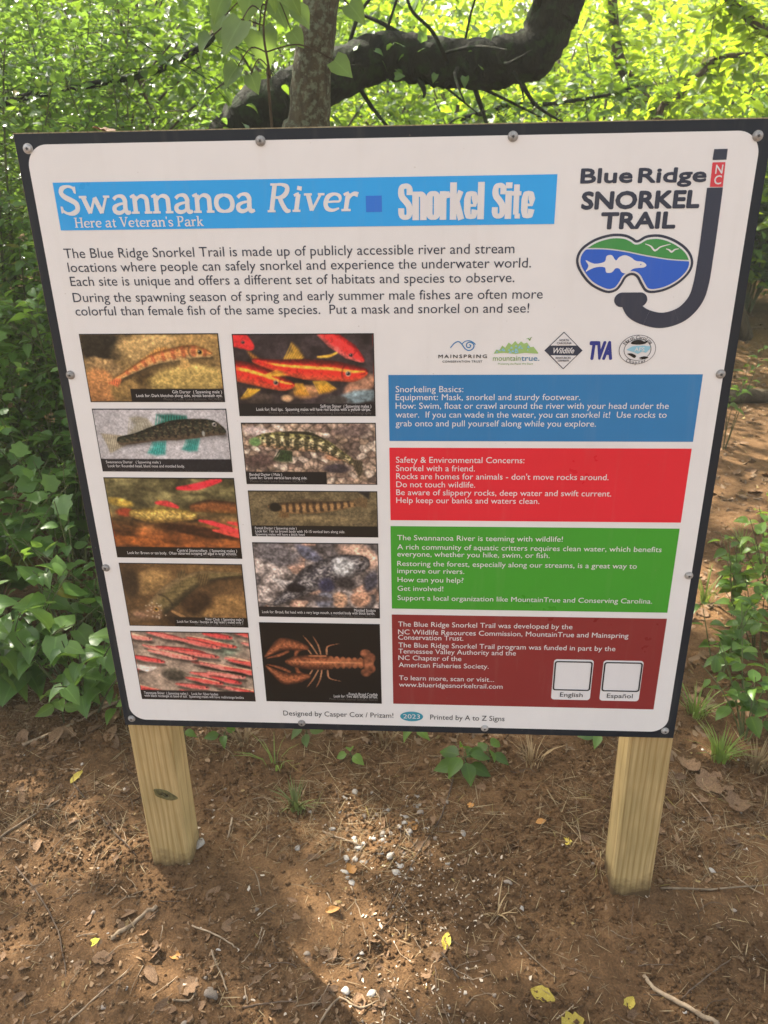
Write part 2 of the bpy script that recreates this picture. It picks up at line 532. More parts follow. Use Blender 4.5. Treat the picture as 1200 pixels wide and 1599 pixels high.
def leaf_mesh(name, pos, dirs, nrm, length, width, kind, rng):
    """one mesh of len(pos) leaves"""
    tv, tf, te = TPL[kind]
    pos = np.asarray(pos, float); n = len(pos)
    X = norm(np.asarray(dirs, float)); Z = np.asarray(nrm, float)
    Y = norm(np.cross(Z, X)); Z = np.cross(X, Y)
    length = np.broadcast_to(np.asarray(length, float), (n,)); width = np.broadcast_to(np.asarray(width, float), (n,))
    curl = rng.uniform(.3, 1.7, n)
    a = tv[None, :, 0] * length[:, None]; b = tv[None, :, 1] * (length * width)[:, None]; c = tv[None, :, 2] * (length * curl * np.minimum(1, width / .45))[:, None]
    V = pos[:, None] + a[..., None] * X[:, None] + b[..., None] * Y[:, None] + c[..., None] * Z[:, None]
    m = len(tv)
    loops, starts, tot = [], [], 0
    base = (np.arange(n) * m)[:, None]
    order = np.concatenate([np.array(f) for f in tf]); sizes = [len(f) for f in tf]
    li = (base + order[None]).ravel()
    st = np.concatenate([[0], np.cumsum(np.tile(sizes, n))[:-1]])
    me = bpy.data.meshes.new(name)
    me.vertices.add(n * m); me.vertices.foreach_set('co', V.astype(np.float32).ravel())
    me.loops.add(len(li)); me.loops.foreach_set('vertex_index', li.astype(np.int32))
    me.polygons.add(n * len(tf)); me.polygons.foreach_set('loop_start', st.astype(np.int32))
    at = me.attributes.new('edge', 'FLOAT', 'POINT'); at.data.foreach_set('value', np.tile(te, n).astype(np.float32))
    me.polygons.foreach_set('use_smooth', np.full(n * len(tf), kind != 'lo'))
    me.update(calc_edges=True)
    me.validate()
    return me

UP = np.array([0, 0, 1.0])

def spray(rng, p0, d, L, leaf, gap, droop=.25, flat=.55, jit=.35):
    """leaves set alternately along twigs: p0 (T,3) starts, d (T,3) directions, L (T,) lengths"""
    T = len(p0); n = max(3, int(np.mean(L) / gap))
    s = (np.arange(n)[None] + rng.uniform(.1, .9, (T, n))) / n
    d = norm(d)
    pts = p0[:, None] + d[:, None] * (s * L[:, None])[..., None] - UP * (droop * L[:, None] * s ** 2)[..., None]
    side = norm(np.cross(d, UP) + rng.normal(0, .05, (T, 3)))
    sg = np.where(np.arange(n)[None] % 2 == 0, 1, -1) * np.ones((T, 1))
    ld = d[:, None] * .55 + side[:, None] * sg[..., None] * .8 + rng.normal(0, jit, (T, n, 3)) - UP * .12
    ln = UP * flat + norm(np.cross(side, d))[:, None] * .3 + rng.normal(0, jit, (T, n, 3))
    return pts.reshape(-1, 3), ld.reshape(-1, 3), ln.reshape(-1, 3)

def crown_leaves(rng, c, rad, clumps, twigs, leaf, gap, tl=(.35, .75), shell=.5, keep=None):
    """leaf sprays gathered in clumps through an ellipsoid"""
    c = np.array(c, float); rad = np.array(rad, float)
    u = norm(rng.normal(size=(clumps, 3))) * (shell + (1 - shell) * rng.random((clumps, 1))) ** .7
    cc = c + u * rad
    k = rng.integers(0, clumps, twigs)
    p0 = cc[k] + rng.normal(0, .16, (twigs, 3)) * np.minimum(rad.max(), 1.6)
    d = (p0 - c) * np.array([1, 1, .35]); d = norm(d) + rng.normal(0, .45, (twigs, 3)) * np.array([1, 1, .5])
    L = rng.uniform(*tl, twigs)
    p, ld, ln = spray(rng, p0, d, L, leaf, gap)
    return p, ld, ln, cc

# ------------------------------------------------------------------ the information sign
SIGN = empty('information_sign', (0, 0, 0))
tag(SIGN, 'large square printed river snorkelling information board bolted to two wooden posts', 'sign')
ZM = {0: (0, 0, 1), 1: (0, 180, 1.93548), 2: (580, 180, 1.93548), 3: (100, 500, 2.30769), 4: (140, 820, 2.5),
      5: (590, 500, 2.18182), 6: (590, 800, 2.26415)}

def P(z, x, y):
    """a point measured on an enlargement of the photograph -> (x, z) on the board"""
    ox, oy, k = ZM[z]
    q = on_y(ox + x / k, oy + y / k)
    return np.array([q[0], q[2]])

WB = 1.22
LAY = dict(face=.0040, panel=.0046, card=.0051, ink=.0060, ink2=.0066, ink3=.0072)

def flat_poly(mb, pts, y):
    """fill an outline (x, z) at -y, facing the viewer"""
    pts = [tuple(map(float, p)) for p in pts]
    tri = tessellate_polygon([[Vector((p[0], p[1], 0)) for p in pts]])
    fs = []
    for t in tri:
        a, b, c = (pts[i] for i in t)
        s = (b[0] - a[0]) * (c[1] - a[1]) - (b[1] - a[1]) * (c[0] - a[0])
        fs.append(tuple(t) if s > 0 else tuple(reversed(t)))
    mb.add([(p[0], -y, p[1]) for p in pts], fs)

def flat_stroke(mb, pts, wid, y, joints=False):
    pts = np.asarray(pts, float)
    wid = np.interp(np.linspace(0, 1, len(pts)), np.linspace(0, 1, np.size(wid)), np.ravel(wid)) if np.size(wid) > 1 else np.full(len(pts), float(wid))
    t = norm(np.gradient(pts, axis=0)); nn = np.stack([-t[:, 1], t[:, 0]], 1)
    a = pts + nn * wid[:, None] / 2; b = pts - nn * wid[:, None] / 2
    n = len(pts)
    for i in range(n - 1):                            # each step sits a hair above the one before, so bends never overlap in one plane
        yy = -y - (i % 14) * 1.3e-5
        mb.add([(a[i][0], yy, a[i][1]), (b[i][0], yy, b[i][1]), (b[i + 1][0], yy, b[i + 1][1]), (a[i + 1][0], yy, a[i + 1][1])], [(0, 1, 2, 3)])
        if joints and i and t[i - 1] @ t[i + 1] < .97:
            mb.add([(pts[i][0] + wid[i] * .5 * math.cos(q), yy - 6e-6, pts[i][1] + wid[i] * .5 * math.sin(q)) for q in np.linspace(0, 2 * math.pi, 13)[:-1]], [tuple(range(12))])

def rrect(x0, x1, z0, z1, r, n=8):
    out = []
    for cx, cz, a0 in ((x1 - r, z1 - r, 0), (x0 + r, z1 - r, 90), (x0 + r, z0 + r, 180), (x1 - r, z0 + r, 270)):
        for k in range(n + 1):
            a = math.radians(a0 + 90 * k / n)
            out.append((cx + r * math.cos(a), cz + r * math.sin(a)))
    return out

def art(name, mat, polys, y, parent):
    mb = MB()
    for p in polys:
        flat_poly(mb, p, y)
    return mb.build(name, mat, parent)

def Q(z, *pts):
    return [P(z, *p) for p in pts]

def rect_from(z, pts):
    """axis-aligned rectangle through four measured corners"""
    q = np.array(Q(z, *pts))
    x0 = (q[0, 0] + q[3, 0]) / 2; x1 = (q[1, 0] + q[2, 0]) / 2
    z1 = (q[0, 1] + q[1, 1]) / 2; z0 = (q[2, 1] + q[3, 1]) / 2
    return x0, x1, z0, z1

def rp(r):
    return [(r[0], r[2]), (r[1], r[2]), (r[1], r[3]), (r[0], r[3])]

# lettering: text set in the built-in font, turned into meshes
def text_mesh(s, bold=0.0, shear=0.0, space=1.0, res=3):
    cu = bpy.data.curves.new('t', 'FONT')
    cu.body = s; cu.size = 1; cu.shear = shear; cu.space_character = space
    cu.resolution_u = res; cu.fill_mode = 'FRONT'
    o = bpy.data.objects.new('t', cu)
    COL.objects.link(o)
    bpy.context.view_layer.update()
    me = bpy.data.meshes.new_from_object(o.evaluated_get(bpy.context.evaluated_depsgraph_get()))
    v = np.zeros(len(me.vertices) * 3); me.vertices.foreach_get('co', v); v = v.reshape(-1, 3)
    f = [tuple(p.vertices) for p in me.polygons]
    bpy.data.objects.remove(o); bpy.data.meshes.remove(me); bpy.data.curves.remove(cu)
    return v[:, :2], f

CAPH = None
def line(mb, s, a, b, cap, y, **kw):
    """one line of text: a = start, b = end of the baseline on the board, cap = capital height"""
    global CAPH
    if CAPH is None:
        v, _ = text_mesh('H'); CAPH = v[:, 1].max()
    bold = kw.pop('bold', 0)
    v, f = text_mesh(s, **kw)
    x0, x1 = v[:, 0].min(), v[:, 0].max()
    z = (a[1] + b[1]) / 2
    em_ = cap / CAPH
    w_ = b[0] - a[0] - 2 * bold * em_
    X = a[0] + bold * em_ + (v[:, 0] - x0) / (x1 - x0) * w_
    Z = z + bold * em_ + v[:, 1] * em_ * (1 - 2 * bold / CAPH)
    ff = []
    for t in f:
        q = [(v[i][0], v[i][1]) for i in t]
        s2 = sum(q[i][0] * q[(i + 1) % len(q)][1] - q[(i + 1) % len(q)][0] * q[i][1] for i in range(len(q)))
        ff.append(t if s2 > 0 else tuple(reversed(t)))
    if bold < .008:
        mb.add([(p, -y, q) for p, q in zip(X, Z)], ff)
    else:                                             # heavy type: the letter struck eight times round its outline
        for k in range(8):
            an = math.pi / 4 * k
            mb.add([(p + bold * em_ * math.cos(an), -y - k * 2.5e-5, q + bold * em_ * math.sin(an)) for p, q in zip(X, Z)], ff)

def caph(z, x, y0, y1):
    return abs(P(z, x, y0)[1] - P(z, x, y1)[1])

def block(name, mat, rows, y, parent, cap, **kw):
    mb = MB()
    for z, s, a, b in rows:
        line(mb, s, P(z, *a), P(z, *b), cap, y, **kw)
    return mb.build(name, mat, parent)

# board, printed sheet, white field
bd = MB(); bd.box(-WB / 2 - .002, WB / 2 + .001, .0002, .019, .002, WB + .0015)
board = bd.build('backing_board', M['plywood'], SIGN)
sh = MB(); sh.box(-WB / 2, WB / 2, -.0035, 0, 0, WB)
sheet = sh.build('printed_sheet', M['black'], SIGN)
bm = 0.0165
face = art('white_field', M['white'], [rrect(-WB / 2 + bm, WB / 2 - bm, bm, WB - bm, .036, 12)], LAY['face'], sheet)

# title banner
R = rect_from(1, [(163, 203), (163 + 0, 203), (0, 0), (188, 347)])
tl, tr, br, bl = P(1, 163, 203), P(2, 561, 178), P(2, 553, 328), P(1, 188, 347)
TB = ((tl[0] + bl[0]) / 2, (tr[0] + br[0]) / 2, (bl[1] + br[1]) / 2, (tl[1] + tr[1]) / 2)
banner = art('title_banner', M['sky_blue'], [rp(TB)], LAY['panel'], SIGN)
a, b = P(1, 1108, 292), P(1, 1155, 242)
art('square_mark', M['mid_blue'], [rp((a[0], b[0], a[1], b[1]))], LAY['card'], banner)

# serif lettering drawn with the pen: strokes in em units (capital height 1)
def serif_glyphs():
    S, h = .135, .075
    sf = lambda x, y, w=.24: ([(x - w / 2, y), (x + w / 2, y)], [.065, .065], 0)
    G = {}
    G['n'] = (.66, [([(.13, .02), (.13, .62)], [S], 0), ([(.0, .565), (.06, .60), (.15, .63)], [.07, .09], 0), ([(.14, .40), (.24, .55), (.37, .60), (.49, .52), (.51, .36), (.51, .02)], [h, h, S, S, S], 1), sf(.13, .03), sf(.53, .03)])
    G['a'] = (.62, [([(.09, .50), (.20, .60), (.36, .60), (.44, .48), (.44, .34), (.44, .12), (.50, .03), (.60, .06)], [.1, .08, S, S, S, S, .07], 1), ([(.43, .36), (.26, .33), (.11, .24), (.10, .10), (.20, .03), (.33, .06), (.44, .18)], [.06, .08, .13, .13, .1, .07], 1)])
    G['o'] = (.64, [([(.31, .60), (.12, .52), (.06, .31), (.13, .10), (.31, .03), (.50, .10), (.56, .31), (.49, .52), (.31, .60)], [h, S, S, S, h, S, S, S, h], 1)])
    G['w'] = (.96, [([(.10, .60), (.28, .03)], [S], 0), ([(.28, .03), (.46, .56)], [h], 0), ([(.46, .58), (.65, .03)], [S], 0), ([(.65, .03), (.83, .60)], [h], 0), sf(.10, .60), sf(.84, .60, .2)])
    G['v'] = (.60, [([(.10, .60), (.29, .03)], [S], 0), ([(.29, .03), (.48, .60)], [h], 0), sf(.10, .60), sf(.50, .60, .2)])
    G['S'] = (.66, [([(.53, .76), (.47, .92), (.31, .97), (.14, .90), (.10, .74), (.20, .60), (.38, .49), (.53, .36), (.54, .16), (.40, .04), (.22, .03), (.08, .13), (.05, .26)], [h, h, h, S, S, .15, .15, .15, S, S, h, h, h], 1), ([(.535, .72), (.535, .96)], [.05], 0), ([(.045, .04), (.045, .28)], [.05], 0)])
    G['R'] = (.76, [([(.16, .02), (.16, .97)], [S], 0), ([(.15, .95), (.36, .96), (.53, .88), (.55, .70), (.46, .55), (.33, .51), (.16, .51)], [.07, .08, S, S, S, .08, .07], 1), ([(.36, .50), (.48, .24), (.62, .04), (.74, .04)], [S, S, S, .06], 1), sf(.16, .03), sf(.13, .965, .2)])
    G['i'] = (.34, [([(.15, .02), (.15, .62)], [S], 0), ([(.02, .565), (.08, .60), (.17, .63)], [.07, .09], 0), ([(.16, .75), (.16, .89)], [.14], 0), sf(.16, .03)])
    G['e'] = (.58, [([(.10, .32), (.30, .335), (.48, .35), (.46, .52), (.30, .60), (.13, .52), (.07, .30), (.14, .10), (.31, .03), (.50, .10)], [.06, .06, .06, .11, .08, S, S, S, .09, .05], 1)])
    G['r'] = (.48, [([(.13, .02), (.13, .62)], [S], 0), ([(.0, .565), (.06, .60), (.15, .63)], [.07, .09], 0), ([(.14, .38), (.22, .54), (.32, .60), (.43, .56)], [h, .09, .12, .15], 1), sf(.14, .03, .28)])
    G['H'] = (.86, [([(.17, .02), (.17, .97)], [S], 0), ([(.67, .02), (.67, .97)], [S], 0), ([(.17, .50), (.67, .50)], [.08], 0), sf(.17, .03, .28), sf(.67, .03, .28), sf(.17, .965, .28), sf(.67, .965, .28)])
    G['P'] = (.68, [([(.17, .02), (.17, .97)], [S], 0), ([(.16, .95), (.36, .96), (.53, .88), (.55, .68), (.46, .50), (.33, .45), (.17, .46)], [.07, .08, S, S, S, .08, .07], 1), sf(.17, .03, .28), sf(.14, .965, .2)])
    G['k'] = (.64, [([(.14, .02), (.14, 1.0)], [S], 0), ([(.15, .28), (.44, .60)], [h], 0), ([(.26, .38), (.50, .03)], [S], 0), sf(.14, .03), sf(.54, .03, .2), sf(.44, .60, .2), ([(.02, .97), (.14, .98)], [.06], 0)])
    G['t'] = (.42, [([(.18, .80), (.18, .16), (.24, .04), (.38, .06)], [.08, S, S, .07], 0), ([(.02, .58), (.37, .58)], [.075], 0)])
    G['V'] = (.80, [([(.14, .96), (.40, .03)], [S], 0), ([(.40, .03), (.66, .96)], [h], 0), sf(.14, .965, .28), sf(.67, .965, .24)])
    G["'"] = (.22, [([(.10, .98), (.09, .72)], [.13, .06], 0)])
    G['s'] = (.50, [([(.40, .46), (.35, .58), (.23, .605), (.11, .55), (.10, .43), (.22, .33), (.37, .23), (.38, .10), (.26, .03), (.13, .05), (.06, .17)], [.06, h, h, .11, .12, .12, .12, .12, h, h, .06], 1)])
    return G

def block_glyphs():
    W_ = .21
    G = {}
    ring = lambda x0, x1, z0, z1: [(x0, (z0 + z1) / 2), (x0, z1 - .10), (x0 + .06, z1 - .02), ((x0 + x1) / 2, z1), (x1 - .06, z1 - .02), (x1, z1 - .10), (x1, (z0 + z1) / 2), (x1, z0 + .10), (x1 - .06, z0 + .02), ((x0 + x1) / 2, z0), (x0 + .06, z0 + .02), (x0, z0 + .10), (x0, (z0 + z1) / 2)]
    G['S'] = (.60, [([(.47, .68), (.47, .84), (.40, .91), (.28, .92), (.15, .88), (.12, .74), (.17, .62), (.30, .52), (.43, .40), (.47, .26), (.43, .12), (.29, .08), (.16, .11), (.12, .20), (.12, .33)], [.19, .19, .16, .15, .17, .2, .2, .2, .2, .2, .17, .15, .17, .19, .19], 1)])
    G['n'] = (.57, [([(.12, 0), (.12, .77)], [W_], 0), ([(.12, .52), (.17, .66), (.28, .70), (.40, .67), (.44, .54), (.44, 0)], [.1, .13, .15, .19, W_, W_], 1)])
    G['o'] = (.57, [(ring(.12, .44, .07, .71), [W_, W_, .18, .14, .18, W_, W_, W_, .18, .14, .18, W_, W_], 1)])
    G['r'] = (.42, [([(.12, 0), (.12, .77)], [W_], 0), ([(.14, .48), (.20, .62), (.28, .67), (.38, .68)], [.1, .15, .19, .20], 1)])
    G['k'] = (.58, [([(.12, 0), (.12, 1.0)], [W_], 0), ([(.16, .32), (.43, .77)], [.17], 0), ([(.26, .46), (.46, 0)], [.20], 0)])
    G['e'] = (.56, [([(.12, .38), (.44, .38), (.44, .54), (.40, .67), (.28, .70), (.16, .67), (.12, .54), (.12, .24), (.16, .10), (.28, .07), (.40, .10), (.44, .26)], [.08, .09, W_, .18, .14, .18, W_, W_, .18, .14, .18, W_], 0)])
    G['l'] = (.26, [([(.12, 0), (.12, 1.0)], [W_], 0)])
    G['i'] = (.26, [([(.12, 0), (.12, .77)], [W_], 0), ([(.12, .84), (.12, 1.0)], [W_], 0)])
    G['t'] = (.46, [([(.21, .94), (.21, .12)], [.18], 0), ([(.16, .075), (.40, .075)], [.15], 0), ([(.0, .70), (.42, .70)], [.13], 0)])
    return G

GL = serif_glyphs()
GB = block_glyphs()
def serif_line(mb, s, a, b, cap, y, shear=0.0, space=.30, wk=1.0, G=None):
    G = G or GL
    adv = 0; placed = []
    for ch in s:
        if ch == ' ':
            adv += space; continue
        w_, st = G[ch]
        placed.append((adv, st)); adv += w_
    z = (a[1] + b[1]) / 2; k = (b[0] - a[0]) / (adv - .04)
    for off, st in placed:
        for i, (pts, wid, sm) in enumerate(st):
            p = spline(pts, 6) if sm else np.array([np.array(pts[j]) * (1 - t) + np.array(pts[j + 1]) * t for j in range(len(pts) - 1) for t in (0, .5)] + [pts[-1]])
            X = a[0] + (off + p[:, 0] + shear * p[:, 1] - shear * .3) * k
            Z = z + p[:, 1] * cap
            flat_stroke(mb, np.stack([X, Z], 1), np.array(wid) * cap * .92 * wk, y + i * 2e-4, True)

mb = MB()
serif_line(mb, 'Swannanoa', P(1, 190, 298), P(1, 772, 292), caph(1, 240, 299, 212), LAY['card'], .02, .3, 1.36)
serif_line(mb, 'River', P(1, 812, 291), P(1, 1082, 288), caph(1, 900, 290, 204), LAY['card'], .16, .3, 1.36)
serif_line(mb, "Here at Veteran's Park", P(1, 231, 338), P(1, 619, 334), caph(1, 240, 338, 308), LAY['card'], .02, .28, 1.3)
serif_line(mb, 'Snorkel', P(2, 83, 317), P(2, 337, 313), caph(2, 90, 316, 204), LAY['card'], 0, .2, .98, GB)
serif_line(mb, 'Site', P(2, 364, 313), P(2, 487, 311), caph(2, 400, 312, 202), LAY['card'], 0, .2, .98, GB)
mb.build('lettering', M['ink_white'], banner)

# introduction
c1 = caph(1, 205, 429, 399) * .98
mb = MB()
for s, a, b in [
        ('The Blue Ridge Snorkel Trail is made up of publicly accessible river and stream', P(1, 199, 430), P(2, 432, 417)),
        ('locations where people can safely snorkel and experience the underwater world.', P(1, 211, 472), P(2, 482, 460)),
        ('Each site is unique and offers a different set of habitats and species to observe.', P(1, 218, 514), P(2, 432, 504)),
        ('During the spawning season of spring and early summer male fishes are often more', P(1, 226, 562), P(2, 517, 554)),
        ('colorful than female fish of the same species.  Put a mask and snorkel on and see!', P(1, 233, 602), P(2, 476, 597))]:
    line(mb, s, a, b, c1, LAY['panel'], bold=.004)
mb.build('introduction_lettering', M['slate'], SIGN)

# four coloured text panels
def panel(mat, quad, z, rows, cap, label):
    p = art('text_panel', mat, [rp(rect_from(z, quad))], LAY['panel'], SIGN)
    p['label'] = label
    mb = MB()
    for s, a, b in rows:
        line(mb, s, P(z, *a), P(z, *b), cap, LAY['card'], bold=.003)
    mb.build('lettering', M['ink_white'], p)
    return p

panel(M['panel_blue'], [(38, 188), (1105, 178), (1074, 409), (40, 411)], 5, [
    ('Snorkeling Basics:', (62, 243), (292, 242)),
    ('Equipment: Mask, snorkel and sturdy footwear.', (62, 271), (689, 268)),
    ('How: Swim, float or crawl around the river with your head under the', (62, 301), (989, 297)),
    ('water.  If you can wade in the water, you can snorkel it!  Use rocks to', (62, 331), (982, 327)),
    ('grab onto and pull yourself along while you explore.', (62, 360), (742, 358))], caph(5, 70, 243, 222), 'blue panel of white snorkelling basics text')
panel(M['panel_red'], [(41, 434), (1068, 432), (1031, 686), (44, 678)], 5, [
    ('Safety & Environmental Concerns:', (63, 483), (499, 483)),
    ('Snorkel with a friend.', (63, 511), (331, 511)),
    ("Rocks are homes for animals - don't move rocks around.", (64, 539), (785, 540)),
    ('Do not touch wildlife.', (64, 565), (332, 567)),
    ('Be aware of slippery rocks, deep water and swift current.', (64, 593), (794, 596)),
    ('Help keep our banks and waters clean.', (64, 620), (550, 621))], caph(5, 70, 483, 463), 'red panel of white safety text')
panel(M['panel_green'], [(46, 45), (1066, 54), (1022, 352), (51, 335)], 6, [
    ('The Swannanoa River is teeming with wildlife!', (70, 94), (653, 100)),
    ('A rich community of aquatic critters requires clean water, which benefits', (70, 127), (1001, 136)),
    ('everyone, whether you hike, swim, or fish.', (70, 152), (607, 157)),
    ('Restoring the forest, especially along our streams, is a great way to', (70, 185), (914, 195)),
    ('improve our rivers.', (70, 210), (306, 214)),
    ('How can you help?', (71, 242), (303, 244)),
    ('Get involved!', (71, 272), (232, 275)),
    ('Support a local organization like MountainTrue and Conserving Carolina.', (71, 305), (968, 319))], caph(6, 78, 94, 76), 'green panel of white river wildlife text')
brown = panel(M['panel_brown'], [(51, 355), (1020, 374), (974, 694), (55, 670)], 6, [
    ('The Blue Ridge Snorkel Trail was developed by the', (73, 397), (687, 410)),
    ('NC Wildlife Resources Commission, MountainTrue and Mainspring', (73, 422), (884, 444)),
    ('Conservation Trust.', (73, 445), (303, 449)),
    ('The Blue Ridge Snorkel Trail program was funded in part by the', (74, 470), (838, 488)),
    ('Tennessee Valley Authority and the', (74, 493), (488, 502)),
    ('NC Chapter of the', (74, 517), (296, 521)),
    ('American Fisheries Society.', (75, 541), (392, 549)),
    ('To learn more, scan or visit...', (76, 587), (411, 595)),
    ('www.blueridgesnorkeltrail.com', (76, 611), (441, 619))], caph(6, 80, 397, 380), 'brown panel of white credits text')
for quad, fr, word, wa, wb in [
        ([(622, 513), (762, 518), (750, 661), (613, 654)], [(625, 519), (758, 523), (751, 627), (618, 622)], 'English', (643, 645), (723, 648)),
        ([(797, 518), (938, 521), (922, 664), (783, 659)], [(799, 523), (934, 526), (925, 630), (790, 626)], 'Español', (808, 649), (899, 652))]:
    r = rect_from(6, quad)
    cardo = art('white_card', M['ink_white'], [rrect(*r, .007)], LAY['card'], brown)
    g = rect_from(6, fr)
    o_ = rrect(*g, .006); i_ = rrect(g[0] + .003, g[1] - .003, g[2] + .003, g[3] - .003, .004)
    mb = MB(); n = len(o_); y = -LAY['ink']
    mb.add([(p[0], y, p[1]) for p in o_] + [(p[0], y, p[1]) for p in i_], [(k, (k + 1) % n, n + (k + 1) % n, n + k) for k in range(n)])
    line(mb, word, P(6, *wa), P(6, *wb), caph(6, 650, 646, 631), LAY['ink'], bold=.004)
    mb.build('card_print', M['ink_black'], brown)

# footer
for row in ((4, 'Designed by Casper Cox / Prizam!', (759, 738), (1187, 747)), (6, 'Printed by A to Z Signs', (186, 728), (448, 733))):
    block('footer_lettering', M['ink_black'], [row], LAY['panel'], SIGN, caph(6, 190, 729, 712))
cc = P(6, 120.5, 717); rx = abs(P(6, 161, 717)[0] - cc[0]); rz = caph(6, 120, 734, 700) / 2
ov = art('year_oval', M['teal'], [[(cc[0] + rx * math.cos(t), cc[1] + rz * math.sin(t)) for t in np.linspace(0, 2 * math.pi, 33)[:-1]]], LAY['panel'], SIGN)
block('lettering', M['ink_white'], [(6, '2023', (91, 724), (150, 724))], LAY['card'], ov, caph(6, 100, 724, 709), bold=.006)

# trail logo: mask, snorkel, words
logo = MB()
line(logo, 'Blue', P(2, 630, 206), P(2, 787, 204), caph(2, 640, 206, 160), LAY['panel'], bold=.034)
line(logo, 'Ridge', P(2, 803, 204), P(2, 1009, 202), caph(2, 810, 204, 158), LAY['panel'], bold=.034)
line(logo, 'SNORKEL', P(2, 632, 284), P(2, 988, 281), caph(2, 700, 284, 229), LAY['panel'], bold=.040)
line(logo, 'TRAIL', P(2, 690, 344), P(2, 916, 342), caph(2, 720, 344, 292), LAY['panel'], bold=.040)
logo_o = logo.build('trail_logo', M['slate'], SIGN)
outer = [(803, 376), (830, 362), (870, 359), (910, 371), (945, 393), (965, 418), (971, 446), (960, 475), (930, 505), (890, 527), (850, 536), (826, 531), (812, 511), (800, 489), (785, 482),
         (769, 490), (756, 511), (740, 529), (715, 536), (688, 528), (658, 510), (633, 480), (619, 450), (620, 424), (634, 400), (660, 380), (690, 366), (730, 357), (767, 359), (790, 369)]
co = spline(Q(2, *outer), 5, True)
cen = co.mean(0)
def inset(c, d):
    t = norm(np.roll(c, -1, 0) - np.roll(c, 1, 0)); nn = np.stack([-t[:, 1], t[:, 0]], 1)
    area = np.sum(c[:, 0] * np.roll(c[:, 1], -1) - np.roll(c[:, 0], -1) * c[:, 1])
    return c + nn * d * (1 if area > 0 else -1)
art('mask_outline', M['slate'], [co], LAY['panel'], logo_o)
art('mask_rim', M['ink_white'], [inset(co, .0042)], LAY['card'], logo_o)
lens = inset(co, .0072)
water = spline(Q(2, (600, 402), (640, 402), (700, 402), (760, 409), (830, 423), (900, 434), (965, 438), (990, 438)), 5)
def clip_side(poly, lo):
    """the part of the lens below / above the waterline, with a thin white band between"""
    out = []
    for p in poly:
        zw = np.interp(p[0], water[:, 0], water[:, 1])
        out.append((p[0], min(p[1], zw - .0011) if lo else max(p[1], zw + .0011)))
    return out
art('mask_lens', M['logo_green'], [clip_side(lens, False)], LAY['ink'], logo_o)
art('mask_lens', M['logo_blue'], [clip_side(lens, True)], LAY['ink'] + .0002, logo_o)
fish = [(646, 436), (672, 447), (703, 441), (709, 424), (725, 421), (737, 437), (747, 427), (765, 421), (783, 428), (797, 438), (817, 441), (829, 450), (822, 458), (800, 460), (786, 464), (772, 476), (755, 473), (748, 462),
        (736, 461), (725, 473), (708, 473), (704, 458), (680, 457), (660, 464), (646, 471), (655, 453)]
art('fish_emblem', M['ink_white'], [spline(Q(2, *fish), 3, True)], LAY['ink2'], logo_o)
for v in [[(825, 387), (842, 394), (855, 407), (872, 396), (902, 388)], [(888, 402), (897, 405), (905, 411), (915, 404), (927, 402)]]:
    mb = MB(); flat_stroke(mb, spline(Q(2, *v), 4), [.0008, .0022, .0032, .0022, .0008], LAY['ink2'])
    mb.build('bird_emblem', M['ink_white'], logo_o)
cE = P(2, 812, 449)
art('fish_eye', M['logo_blue'], [[(cE[0] + .0011 * math.cos(t), cE[1] + .0011 * math.sin(t)) for t in np.linspace(0, 6.28, 9)[:-1]]], LAY['ink3'], logo_o)
tube = spline([(P(2, 1036.5, 218)), P(2, 1022, 330), P(2, 1008, 430), P(2, 994, 510), P(2, 975, 560), P(2, 935, 600), P(2, 880, 618), P(2, 830, 610), P(2, 795, 590), P(2, 783, 562)], 8)
mb = MB(); flat_stroke(mb, tube, [.0252, .0252, .0252, .026, .0262, .0265, .0265, .0265, .029, .033], LAY['panel'])
r = [P(2, 733, 553), P(2, 833, 553)]
flat_poly(mb, rrect(r[0][0], r[1][0], P(2, 780, 578)[1], P(2, 780, 534)[1], .0128, 8), LAY['panel'] + .0001)
mb.build('snorkel_tube', M['slate'], logo_o)
art('tube_tip', M['slate'], [Q(2, (1029, 135), (1071, 134), (1075, 101), (1034, 102))], LAY['panel'], logo_o)
nc = art('tube_band', M['nc_red'], [Q(2, (1021, 216), (1060, 216), (1068, 141), (1029, 142))], LAY['panel'], logo_o)
mb = MB()
line(mb, 'N', P(2, 1036, 176), P(2, 1058, 176), caph(2, 1045, 176, 149), LAY['card'], bold=.012)
line(mb, 'C', P(2, 1032, 208), P(2, 1054, 208), caph(2, 1045, 208, 181), LAY['card'], bold=.012)
mb.build('band_lettering', M['ink_white'], logo_o)

# five partner emblems
L0, L1, L2 = LAY['panel'], LAY['card'], LAY['ink']
mb = MB()
line(mb, 'MAINSPRING', P(5, 207, 127), P(5, 372, 127), caph(5, 300, 127, 115), L0, bold=.02, space=1.35)
line(mb, 'CONSERVATION TRUST', P(5, 221, 142), P(5, 356, 142), caph(5, 300, 142, 135), L0, bold=.012, space=1.15)
em = mb.build('partner_logo', M['ink_black'], SIGN)
mb = MB()
flat_stroke(mb, spline(Q(5, (248, 92), (262, 76), (276, 71), (287, 80), (297, 94), (309, 101), (322, 97), (328, 87), (324, 77), (312, 73), (303, 79), (304, 89), (313, 91), (317, 84), (312, 81)), 5), .0019, L0)
flat_stroke(mb, spline(Q(5, (286, 80), (298, 70), (313, 68), (326, 74), (333, 81)), 5), .0016, L0 + .0001)
mb.build('wave_emblem', M['panel_blue'], em)
mb = MB(); line(mb, 'mountain', P(5, 392, 136), P(5, 486, 136), caph(5, 440, 136, 118), L0, bold=.004)
em = mb.build('partner_logo', M['text_green'], SIGN)
mb = MB(); line(mb, 'true.', P(5, 488, 136), P(5, 550, 136), caph(5, 440, 136, 118), L0, bold=.010); mb.build('lettering', M['text_teal'], em)
